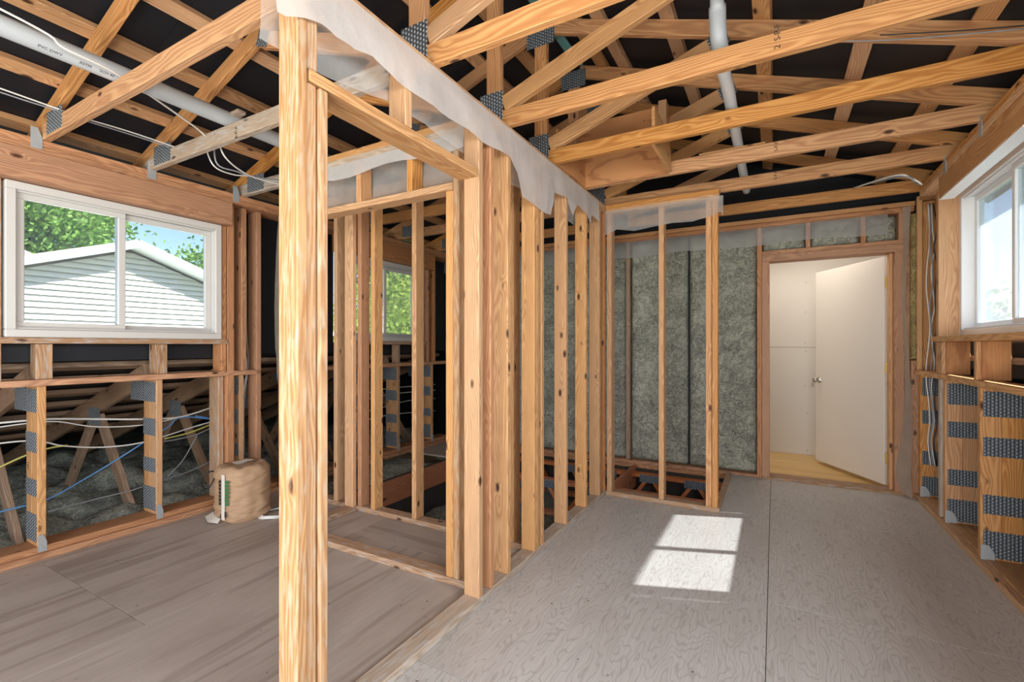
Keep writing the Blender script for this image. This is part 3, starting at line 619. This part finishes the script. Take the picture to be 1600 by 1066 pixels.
tube('pipe', pl, [(-2.80, .2, 2.598), (-2.80, 1.2, 2.60), (-2.80, 2.35, 2.60)], .043, 'greypvc', 16)
for k, y in enumerate((.80, .92, 1.0)):
    nn = Vector((.62, 0, -.78)); text('pipe_print', pl, ('PVC DWV', 'ASTM', 'SCH 40')[k], Vector((-2.80, y, 2.60)) + nn * .0436, (0, 1, 0), (.78, 0, .62), .018, 'ink', .0002)['kind'] = 'stuff'
# ================================================================== CABLES (inside)
def cable(pts, r, mat, label, group=None): tag(tube('cable', None, pts, r, mat, 6, 6), label, 'cable', group)
P = lambda px, py, x: onx(px, py, x)
cable([(-2.72, .3, 2.66), P(60, 45, -2.72), P(100, 75, -2.70), (-2.74, 1.04, 2.565), P(300, 195, -2.95), P(322, 213, -3.0), (-3.0, 1.6, 2.56)], .005, 'w_cab', 'white cable slung along the grey drain pipe at upper left')
cable([(-3.45, .3, 2.60), P(0, 138, -3.45), P(90, 170, -3.45), (-3.42, 1.1, 2.56), P(200, 205, -3.42), P(280, 232, -3.4), (-3.38, 1.62, 2.56)], .0045, 'w_cab', 'upper of two white cables above the left window header')
cable([(-3.47, .3, 2.585), P(0, 144, -3.47), P(90, 173, -3.47), (-3.44, 1.12, 2.557), P(200, 209, -3.44), P(275, 233, -3.42), (-3.4, 1.64, 2.556)], .004, 'grey_cab', 'lower of two thin cables above the left window header')
cable([(-3.0, 1.63, 2.56), P(350, 243, -3.0), P(375, 266, -3.05), P(405, 280, -3.1), (-3.1, 2.25, 2.44)], .005, 'w_cab', 'white cable dropping steeply behind the tall post')
cable([(-3.2, 1.66, 2.555), P(335, 260, -3.2), P(365, 273, -3.2), P(395, 276, -3.2), (-3.2, 2.3, 2.50)], .005, 'w_cab', 'white cable sagging in a bow left of the tall post')
cable([(-3.1, 1.66, 2.555), P(340, 257, -3.1), P(370, 268, -3.1), P(400, 277, -3.1), (-3.12, 2.3, 2.5)], .005, 'grey_cab', 'grey cable just above the sagging white one beside the post')
O = lambda px, py: ony(px, py, 2.73)
cable([O(1375, 55), O(1430, 52), O(1500, 48), O(1600, 40)], .0025, 'dark_cab', 'thin dark wire strung under the upper right roof')
cable([O(1310, 64), O(1360, 64), O(1430, 60), O(1500, 54), O(1600, 45)], .003, 'grey_cab', 'thin grey wire strung below the dark one at upper right')
for k, (a, lab) in enumerate(((0, 'leftmost cable in the bundle hanging in the right corner bay'), (.014, 'second cable in the bundle hanging in the right corner bay'), (.026, 'third cable in the bundle hanging in the right corner bay'), (.037, 'rightmost cable in the bundle hanging in the right corner bay'))):
    yb = 4.94 - .02 * (k % 2); pts = []
    for j in range(13):
        z = 2.36 - j * .155; wob = .011 * math.sin(j * (1.3 + .4 * k) + k * 2) 
        pts.append((1.082 + a + wob, yb - .008 * k + .004 * math.sin(j * 1.7 + k), z))
    pts[0] = (1.09 + a * .8, 4.97, 2.42); pts.append((1.10 + a, 4.945, .30))
    cable(pts, .0045, ('w_cab', 'grey_cab', 'w_cab', 'dark_cab')[k], lab, 'cables hanging in the corner bay')
cable([(.55, 4.60, 2.53), P(1400, 274, .72), P(1425, 279, .80), P(1440, 288, .86), (.93, 4.52, 2.475)], .006, 'w_cab', 'white cable bent over the plate in the far right corner')
cable([(.60, 4.58, 2.54), P(1410, 276, .75), P(1430, 285, .83), (.92, 4.50, 2.47)], .006, 'grey_cab', 'grey cable crossing the white one in the far right corner')
# ================================================================== PLASTIC SHEETS
bot = [(430, 20), (442, 28), (472, 30), (501, 39), (524, 59), (552, 79), (580, 90), (600, 110), (617, 127), (634, 138), (681, 174), (698, 186), (729, 203), (752, 222), (794, 245), (808, 270), (814, 308), (851, 334), (860, 336), (865, 301), (884, 310), (893, 337), (899, 320), (915, 334), (921, 352), (924, 337), (935, 348)]
bpts = [onx(x, y, PX1 + .004) for x, y in bot]
s1 = sheet('plastic_sheet', None, [(PX1 + .003, p.y, 2.438) for p in bpts], bpts, 'poly', (1, 0, 0), 7, .011, 5, 1)
tag(s1, 'milky plastic strip with ragged edge along the room side of the partition top', 'plastic sheet')
b2 = [(PX0 - .004, y, 2.225 + .03 * math.sin(y * 5) + .02 * noise.noise(Vector((y * 6, 0, 0)))) for y in [.86 + .11 * k for k in range(27)]]
s2 = sheet('plastic_sheet', None, [(PX0 - .003, p[1], 2.445) for p in b2], b2, 'polythin', (-1, 0, 0), 6, .012, 3, 2)
tag(s2, 'thin plastic strip along the closet side of the partition top', 'plastic sheet')
b3 = [(x, 1.995, 2.30 + .015 * math.sin(x * 9)) for x in [-2.8 + .14 * k for k in range(11)]]
tag(sheet('plastic_sheet', None, [(p[0], 1.996, 2.382) for p in b3], b3, 'poly', (0, -1, 0), 5, .008, 3, 3), 'short milky plastic strip under the closet front top plate', 'plastic sheet')
b4 = [(x, 2.093, 2.145 + .012 * math.sin(x * 8)) for x in [-2.78 + .13 * k for k in range(11)]]
tag(sheet('plastic_sheet', None, [(p[0], 2.092, 2.44) for p in b4], b4, 'polythin', (0, 1, 0), 5, .012, 3, 4), 'thin plastic hung behind the cripple studs over the closet opening', 'plastic sheet')
b5 = [(x, 3.843, z) for x, z in ((-1.25, 2.20), (-1.15, 2.24), (-1.0, 2.21), (-.85, 2.225), (-.7, 2.235), (-.55, 2.225), (-.42, 2.25), (-.355, 2.28), (-.335, 2.24))]
s5 = sheet('plastic_sheet', None, [(p[0], 3.844, 2.40) for p in b5], b5, 'polythin', (0, -1, 0), 6, .012, 4, 5); tag(s5, 'clear plastic strip over the top of the stair guard wall', 'plastic sheet')
b6 = [(x, BY - .012, 2.235 + .012 * math.sin(x * 6)) for x in [-3.9 + .25 * k for k in range(20)]]
tag(sheet('plastic_sheet', None, [(p[0], BY - .01, 2.40) for p in b6], b6, 'polythin', (0, -1, 0), 5, .012, 3, 6), 'clear plastic strip along the top of the insulated door wall', 'plastic sheet')
tp7 = [(.945, BY - .03, 2.44), (.95, BY - .035, 2.15), (.938, BY - .03, 1.7), (.95, BY - .03, 1.3), (.96, BY - .035, .9), (.935, BY - .03, .5), (.90, BY - .03, .22), (.925, BY - .05, .03)]
bt7 = [(1.0, BY - .03, 2.44), (.975, BY - .06, 2.15), (.96, BY - .05, 1.7), (.97, BY - .06, 1.3), (.995, BY - .07, .9), (1.0, BY - .07, .5), (.985, BY - .10, .2), (.985, BY - .13, .012)]
tag(sheet('plastic_sheet', None, tp7, bt7, 'polydull', (0, -1, 0), 5, .02, 5, 7), 'dusty plastic hanging down the right side of the doorway', 'plastic sheet')
tp8 = [(-3.72, 2.53, 2.40), (-3.71, 2.50, 2.0), (-3.73, 2.50, 1.5), (-3.70, 2.50, 1.1), (-3.68, 2.51, .8), (-3.67, 2.52, .4), (-3.65, 2.5, .04)]
bt8 = [(-3.45, 2.53, 2.36), (-3.56, 2.48, 2.0), (-3.58, 2.49, 1.5), (-3.57, 2.48, 1.1), (-3.55, 2.49, .8), (-3.5, 2.5, .4), (-3.48, 2.5, .04)]
tag(sheet('plastic_sheet', None, tp8, bt8, 'polydull', (0, -1, 0), 6, .03, 5, 8), 'dusty plastic draped in the corner left of the tall post', 'plastic sheet')
sheet_pts = [(-3.62, 4.95, 1.0), (-3.58, 4.9, .7), (-3.52, 4.86, .4), (-3.42, 4.8, .18), (-3.30, 4.72, .02)]
tag(sheet('plastic_sheet', None, sheet_pts, [(-3.62, 5.05, 1.0), (-3.5, 5.05, .7), (-3.4, 5.05, .4), (-3.2, 5.04, .18), (-3.1, 5.03, .03)], 'polydull', (1, 0, 0), 6, .04, 5, 9), 'crumpled plastic heaped in the far corner beyond the stairwell', 'plastic sheet')
jb = empty('electrical_box', (-3.735, 2.54, 1.0), 'small dark round electrical box on the stud left of the tall post', 'electrical box')
lathe('box_body', jb, (-3.735, 2.549, 1.0), (0, -1, 0), [(0, .042), (.03, .042), (.034, .038)], 'dark_cab', 18); lathe('box_cover', jb, (-3.735, 2.5145, 1.0), (0, -1, 0), [(0, .036), (.003, .034)], 'dark_cab', 18)
# ================================================================== INSULATION BAG, WIRE RING
bg0 = onz(370, 800); bc = Vector((-3.47, 2.07, 0))
bag = empty('insulation_bag', bc, 'squat brown paper bag of insulation standing beside the left wall', 'bag')
v, f = [], []; BR_ = .175; SEG, RW = 64, 44; Hb = .385
for j in range(RW + 1):
    t = j / RW; z = t * Hb
    rr = BR_ * (1 - .10 * max(0, 1 - t * 7) ** 2 - .16 * max(0, (t - .86) / .14) ** 2)
    for k in range(SEG):
        q = 2 * math.pi * k / SEG; ux, uy = math.cos(q), math.sin(q)
        sq = 1 / max(.001, (abs(ux) ** 2.5 + abs(uy) ** 2.5) ** (1 / 2.5))
        p = Vector((ux, uy, z * 5)); cr = .012 * noise.noise(Vector((ux * 2.2, uy * 2.2, z * 26))) + .009 * noise.noise(Vector((ux * 3, uy * 3, z * 70))) - .006 * abs(noise.noise(Vector((ux * 1.5, uy * 1.5, z * 36))))
        v.append(bc + Vector((ux * sq * (rr + cr), uy * sq * (rr + cr) * .98, z + (.012 * noise.noise(Vector((ux * 3, uy * 3, 9))) if j == RW else 0))))
for j in range(RW):
    for k in range(SEG): f.append((j * SEG + k, j * SEG + (k + 1) % SEG, (j + 1) * SEG + (k + 1) % SEG, (j + 1) * SEG + k))
# crumpled lid rings
prev = RW
for d, dz in ((.8, .006), (.55, -.008), (.3, .004)):
    for k in range(SEG):
        b = v[RW * SEG + k] - bc; pn = noise.noise(Vector((b.x * 18 * d, b.y * 18 * d, 3))) * .022
        v.append(bc + Vector((b.x * d, b.y * d, Hb + dz + pn)))
    for k in range(SEG): f.append((prev * SEG + k, prev * SEG + (k + 1) % SEG, (prev + 1) * SEG + (k + 1) % SEG, (prev + 1) * SEG + k))
    prev += 1
f.append(tuple(prev * SEG + k for k in range(SEG))); f.append(tuple(range(SEG))[::-1])
meshobj('bag_body', bag, v, f, 'paper', True, loc=bc)
def wrapbox(name, parent, q0, q1, z0, z1, off, mat):
    vv, ff = [], []; n = 6
    for i in range(n + 1):
        q = q0 + (q1 - q0) * i / n; ux, uy = math.cos(q), math.sin(q); sq = 1 / (abs(ux) ** 2.5 + abs(uy) ** 2.5) ** (1 / 2.5)
        for z in (z0, (z0 + z1) / 2, z1): vv.append(bc + Vector((ux * sq * (BR_ + off), uy * sq * (BR_ + off) * .98, z)))
    for i in range(n):
        for j in range(2): ff.append((i * 3 + j, i * 3 + 3 + j, i * 3 + 4 + j, i * 3 + 1 + j))
    return meshobj(name, parent, vv, ff, mat, True)
q0 = math.atan2(-1, .35) - .0
wrapbox('label_strip', bag, q0 - .12, q0 + .05, .03, .35, .010, 'labelw')
for k in range(7):
    z = .30 - k * .026; wrapbox('print_mark', bag, q0 - .26, q0 - .13, z - .011, z + .011, .0125, 'ink'); wrapbox('print_mark', bag, q0 + .06, q0 + .22, z - .011, z + .011, .0125, 'green_ink')
wrapbox('print_mark', bag, q0 + .05, q0 + .12, .05, .09, .0125, 'ink'); wrapbox('print_mark', bag, q0 - .18, q0 - .12, .045, .07, .0125, 'ink')
sheet('bottom_flap', bag, [bc + Vector((-.17, -.12, .03)), bc + Vector((-.06, -.165, .03)), bc + Vector((.03, -.18, .03))], [bc + Vector((-.19, -.17, .003)), bc + Vector((-.05, -.225, .003)), bc + Vector((.03, -.2, .003))], 'labelw', (0, 0, 1), 4, .004, 4, 21)
ptop = [bc + Vector((x, y, Hb + .012)) for x, y in ((-.06, -.05), (.05, -.075), (.09, .02), (-.01, .05))]
sheet('paper_scrap', bag, [ptop[0], ptop[0].lerp(ptop[1], .5), ptop[1]], [ptop[3], ptop[2]], 'labelw', (0, 0, 1), 6, .02, 4, 11)
lp = onx(326, 757, -3.70)
tag(tube('cable', None, [lp + Vector((.03 * math.sin(q * .4), .045 * math.cos(q * .4) - .0 , .07 * math.sin(q * .4) + .01 * math.cos(q * .8))) + Vector((0, 0, .04)) for q in range(0, 28)], .005, 'dark_cab', 6, 3), 'dark wire looped between the paper bag and knee wall', 'cable')
rc = onz(428, 803, .006); ring = empty('wire_coil', rc, 'coil of pale wire lying on the floor beside the bag', 'wire coil')
for k in range(4):
    r = .105 - .006 * k; tube('wire_loop', ring, [rc + Vector((math.cos(q * .2618) * r + .004 * k, math.sin(q * .2618) * r, .004 * k + .003 * math.sin(q))) for q in range(24)], .0045, 'w_cab', 6, closed=True)
lum('wire_tie', ring, rc + Vector((.085, 0, .012)), rc + Vector((.115, 0, .012)), .012, .02, 'grey_cab')
# ================================================================== SIDE ATTIC (left)
AM = .337
def az(x): return 1.12 + (x + 4.046) * AM        # top of the lower chords
at = empty('side_attic_roof', (-5, 2, .8), 'low black roof deck on purlins behind the left knee wall', 'roof deck')
aa = math.atan(AM); aup = Vector((-math.sin(aa), 0, math.cos(aa)))
for y0, y1 in ((-1.5, .8), (.8, 2.0), (2.0, 3.2), (3.2, 5.2)):
    lum('roof_panel', at, (-3.92, (y0 + y1) / 2, az(-3.92) + .055), (-7.2, (y0 + y1) / 2, az(-7.2) + .055), y1 - y0 - .002, .012, 'black', aup, 0)
for x in (-4.08, -4.4, -4.75, -5.1, -5.45, -5.8, -6.2): lum('purlin', at, (x, -1.4, az(x) + .022), (x, 5.15, az(x) + .022), .085, .037, 'dull', aup)
bx('eave_panel', at, -7.22, -7.205, -1.5, 5.2, -.4, .3, 'black', 0); bx('end_panel', at, -7.2, -3.93, -1.52, -1.505, -.4, 1.3, 'black', 0)
bx('end_panel', at, -7.2, -3.93, 5.2, 5.215, -.4, 1.3, 'black', 0)
al = ['first side attic truss behind the left knee wall, partly out of view', 'side attic truss with a V of webs under the left window', 'third side attic truss, behind the post right of the left window',
      'side attic truss seen between closet studs, nearer one', 'side attic truss in the middle below the far left window', 'side attic truss below the far end of the far left window', 'last side attic truss next to the door wall']
for i, y in enumerate((1.06, 1.67, 2.255, 2.9, 3.5, 4.09, 4.7)):
    t = empty('attic_truss', (-4.8, y, 0), al[i], 'attic truss', 'side attic trusses')
    c0, c1 = Vector((-3.99, y, az(-3.99))), Vector((-7.0, y, az(-7.0))); dn = aup * .071
    lum('top_chord', t, c0 - dn, c1 - dn, .038, .14, 'dull', aup)
    ax = -4.80; apz = az(ax) - .17
    lum('web', t, (ax - .04, y - .002, apz), (-5.42, y - .002, -.02), .036, .088, 'dull', (1, 0, 0)); lum('web', t, (ax + .05, y - .002, apz), (-4.17, y - .002, -.02), .036, .088, 'dull', (1, 0, 0))
    nplate_y(t, ax - .1, ax + .1, y - .0235, apz - .07, apz + .07); bx('bottom_chord', t, -7.0, -3.985, y - .019, y + .019, -.11, -.022, 'dull')
    nplate_y(t, -4.18, -3.99, y - .0205, .87, 1.02)
def lumps(name, x0, x1, y0, y1, z, amp, mat, res=.045, seed=0, fr=3.2):
    nx, ny = int((x1 - x0) / res), int((y1 - y0) / res); v, f = [], []
    for i in range(nx + 1):
        for j in range(ny + 1):
            x, y = x0 + (x1 - x0) * i / nx, y0 + (y1 - y0) * j / ny
            h = noise.fractal(Vector((x * fr, y * fr, seed)), 1.0, 2.1, 5) * amp + abs(noise.noise(Vector((x * 1.7, y * 1.7, seed + 2)))) * amp * 1.5
            v.append((x, y, z + h))
    for i in range(nx):
        for j in range(ny):
            a = i * (ny + 1) + j; f.append((a, a + ny + 1, a + ny + 2, a + 1))
    b = len(v)
    v += [(x0, y0, z - .12), (x1, y0, z - .12), (x1, y1, z - .12), (x0, y1, z - .12)]; f.append((b + 3, b + 2, b + 1, b))
    return meshobj(name, None, v, f, mat, True)
tag(lumps('loose_insulation', -7.0, -3.985, -.8, 5.15, -.005, .10, 'battblue', seed=3), 'lumpy grey loose insulation on the side attic floor', 'insulation', kind='stuff')
Q = lambda px, py: onx(px, py, -4.12)
cable([Q(-40, 664), Q(0, 661), Q(75, 655), Q(150, 655), Q(225, 655), Q(285, 651), Q(345, 632), Q(372, 625)], .007, 'w_cab', 'straight white cable across the middle of the left attic bays')
cable([Q(-30, 672), Q(40, 662), Q(90, 659), Q(150, 667), Q(225, 664), Q(290, 650)], .0045, 'w_cab', 'thin white cable sagging just under the straight one in the left attic')
cable([Q(-30, 700), Q(0, 693), Q(45, 689), Q(75, 692), Q(100, 697), Q(160, 699), Q(225, 691), Q(300, 668), Q(345, 655)], .0055, 'w_cab', 'pale cable dipping below the middle of the left attic bays')
cable([Q(-30, 745), Q(0, 730), Q(40, 712), Q(75, 701), Q(105, 696)], .0055, 'yellow_cab', 'yellow cable rising at the far left attic bay')
cable([Q(257, 686), Q(300, 675), Q(345, 657), Q(375, 648)], .006, 'yellow_cab', 'yellow cable rising towards the post right of the left window')
cable([Q(-20, 805), Q(20, 795), Q(75, 780), Q(130, 750), Q(180, 720), Q(224, 692), Q(262, 668), Q(285, 652), Q(345, 657)], .0055, 'blue_cab', 'bright blue cable climbing diagonally through the left attic bays')
cable([Q(305, 650), Q(325, 653), Q(345, 656), Q(375, 660)], .005, 'blue_cab', 'short blue cable right of the second knee post')
cable([Q(257, 690), Q(280, 686), Q(310, 678), Q(345, 660), Q(372, 640)], .005, 'grey_cab', 'grey cable crossing the yellow one near the left window post')
cable([Q(262, 745), Q(285, 720), Q(300, 695), Q(308, 680)], .005, 'grey_cab', 'grey cable hanging down to the attic insulation')
cable([Q(75, 800), Q(150, 780), Q(200, 768), Q(225, 760), Q(300, 735), Q(345, 712)], .004, 'grey_cab', 'thin grey cable lying low over the attic insulation')
for k, (ya, yb) in enumerate(((608, 604), (618, 613), (636, 626), (650, 645))):
    cable([onx(560, ya + 10, -4.15), onx(600, ya, -4.15), onx(640, yb, -4.15), onx(690, yb - 4, -4.15)], .006, 'w_cab', ['topmost', 'second highest', 'third highest', 'lowest'][k] + ' white cable seen under the far left window', 'cables under the far left window')
for k, ax in enumerate((-3.86, -3.84)):
    cable([(ax, 2.31, 2.36), (ax - .02, 2.33, 1.9), (ax, 2.30 + .02 * k, 1.4), (ax - .01, 2.34, 1.1), (ax, 2.3, .8), (ax - .05, 2.33, .35)], .0045, ('w_cab', 'grey_cab')[k], ('white', 'grey') [k] + ' cable hanging in the dark gap left of the tall post')
# ================================================================== STAIRWELL BELOW
tag(lumps('stairwell_insulation', -3.16, -.43, 2.72, 5.06, -.50, .05, 'battblue', seed=8), 'grey insulation at the bottom of the open stairwell', 'insulation', kind='stuff')
tag(lumps('joist_bay_insulation', -3.97, -3.23, 2.68, 4.28, -.10, .03, 'batt', seed=12), 'grey insulation in the open joist bay under the far left wall', 'insulation', kind='stuff')
for i, y in enumerate((4.28, 4.93)):
    t = empty('floor_truss', (-2, y, -.2), ('orange open web floor truss crossing the middle of the stairwell', 'orange open web floor truss against the foot of the door wall')[i], 'floor truss', 'open web floor trusses')
    bx('top_chord', t, -3.17, -.42, y - .045, y + .045, -.10, -.062, 'orange'); bx('bottom_chord', t, -3.17, -.42, y - .045, y + .045, -.42, -.382, 'orange')
    for k in range(6):
        x = -3.1 + k * .44; lum('web', t, (x, y, -.385), (x + .2, y, -.10), .088, .036, 'orange', (0, 0, 1)); lum('web', t, (x + .24, y, -.10), (x + .42, y, -.385), .088, .036, 'orange', (0, 0, 1))
        nplate_y(t, x + .12, x + .32, y - .0465, -.145, -.065); nplate_y(t, x - .07, x + .09, y - .0465, -.42, -.34)
# ================================================================== OUTSIDE
gd = bx('ground', None, -60, 60, -60, 60, -3.1, -3.0, 'grass', 0); tag(gd, 'green lawn outside far below the windows', kind='structure')
ls = empty('wall_lower', (-2, 4, -2.7), kind='structure', label='dark walls of the storey below the stairwell')
for a in ((-3.26, -3.225, 2.6, 5.15, -2.7, -.02), (-.365, -.33, 2.6, 5.15, -2.7, -.02), (-3.26, -.33, 2.58, 2.615, -2.7, -.02), (-3.26, -.33, 5.10, 5.135, -2.7, -.065)): bx('wall_panel', ls, *a, 'darkconc', 0)
fl = bx('floor_lower', None, -3.3, -.3, 2.5, 5.2, -2.75, -2.705, 'darkconc', 0); tag(fl, 'dark floor of the storey below the stairwell', kind='structure')
nh = empty('neighbour_house', (-11, 4.3, -3), 'white clapboard gable house seen through the left window', 'house')
AY, AZ, NX = 4.33, 3.20, -11.0
def gz(y): return AZ - .36 * abs(y - AY)
bh = .105; z = -3.0; hw = 5.2
while z < AZ - .15:
    zt = min(z + bh, AZ - .12)
    def ext(zz): return min(hw, max(.02, (AZ - .10 - zz) / .36))
    a, b = ext(z), ext(zt)
    if z > .3:
        vv = [(NX + .05, AY - a, z), (NX + .05, AY + a, z), (NX + .002, AY + b, zt), (NX + .002, AY - b, zt), (NX - .02, AY - a, z), (NX - .02, AY + a, z), (NX - .02, AY + b, zt), (NX - .02, AY - b, zt)]
        meshobj('clapboard', nh, vv, [(0, 1, 2, 3), (7, 6, 5, 4), (0, 4, 5, 1), (3, 2, 6, 7), (1, 5, 6, 2), (0, 3, 7, 4)], 'siding')
    z += bh
bx('lower_wall', nh, NX - .02, NX + .02, AY - hw, AY + hw, -3.0, .26, 'siding', 0)
bx('house_body', nh, NX - 4.4, NX - .03, AY - hw, AY + hw, -3.0, 1.2, 'siding', 0)
for s in (1, -1):
    e = AY + s * (hw + .5); up = Vector((0, s * .339, .941))
    lum('roof_slope', nh, (NX - 2.1, AY, AZ + .06), (NX - 2.1, e, gz(e) + .06), 4.96, .09, 'shingle', up, 0)
    lum('rake_fascia', nh, (NX + .40, AY, AZ + .01), (NX + .40, e, gz(e) + .01), .03, .115, 'soffit', up, .002)
    lum('rake_soffit', nh, (NX + .195, AY, AZ - .045), (NX + .195, e, gz(e) - .045), .37, .015, 'soffit', up, 0)
fr_ = empty('far_house', (-17, 3.4, -3), 'grey shingled roof corner left of the white gable house', 'house')
e0, e1 = onx(20, 352, -17), onx(64, 409, -17)
bx('house_wall', fr_, -22, -17.2, -3, e1.y - .4, -3, 3.3, 'siding', 0)
lum('roof_slope', fr_, (-19.5, -.6, e0.z + 1.6), (-19.5, e1.y, e1.z), 5.4, .12, 'shingle', (0, .5, .87), 0)
def tree(loc, h, r, n, mat, label, seed, leaf=.16, sparse=False):
    rnd = random.Random(seed); loc = Vector(loc); t = empty('tree', loc, label, 'tree', 'trees outside')
    tube('trunk', t, [loc, loc + Vector((.1, .05, h * .4)), loc + Vector((0, .15, h * .8))], [.16 - .005 * i for i in range(13)], 'bark', 8)
    cs = []
    for k in range(9):
        a = rnd.uniform(0, 6.28); e = rnd.uniform(.2, 1); p = loc + Vector((math.cos(a) * r * .6 * e, math.sin(a) * r * .6 * e, h * rnd.uniform(.45, .95)))
        cs.append(p); tube('branch', t, [loc + Vector((0, .1, h * rnd.uniform(.3, .5))), (loc + Vector((0, .1, h * .5))).lerp(p, .6), p], [.05 * (1 - i / 14) + .012 for i in range(13)], 'bark', 5)
    v, f = [], []
    for k in range(n):
        c = rnd.choice(cs); d = Vector((rnd.gauss(0, 1), rnd.gauss(0, 1), rnd.gauss(0, .8))) * r * (.26 if not sparse else .2)
        p = c + d; u = Vector((rnd.gauss(0, 1), rnd.gauss(0, 1), rnd.gauss(0, 1))).normalized(); w_ = u.orthogonal().normalized() * leaf * rnd.uniform(.4, .7); u = u * leaf * rnd.uniform(.7, 1.2)
        i = len(v); v += [p - u, p + w_, p + u, p - w_]; f.append((i, i + 1, i + 2, i + 3))
    tag(meshobj('foliage', t, v, f, mat), kind='stuff'); return t
tree((-27, 7.3, -3), 11.2, 2.9, 15000, 'leaf', 'dense green tree behind the white gable at left', 1, .12)
tree((-22.5, 7.9, -3), 7.9, 1.4, 7000, 'leaf', 'lower rounded green tree behind the gable peak', 2, .10)
tree((-18, 9.6, -3), 8.8, 1.9, 1900, 'leaf', 'thin open tree with bare branches right of the gable', 3, .09, True)
tree((-8.6, 8.6, -3), 5.6, 1.5, 11000, 'leaf2', 'low bright green tree just outside the far left window', 6, .07)
tree((-11.5, 12.6, -3), 7.0, 1.8, 9000, 'leaf2', 'sunlit yellow green tree outside the far left window', 4, .085)
tree((-15.5, 16.8, -3), 9.0, 2.4, 4200, 'leaf', 'taller green tree behind the sunlit one outside the far window', 5, .17)
tree((9, 36, -3), 6.6, 3.6, 4000, 'leaf', 'distant green tree low in the dusty right window', 7, .25)
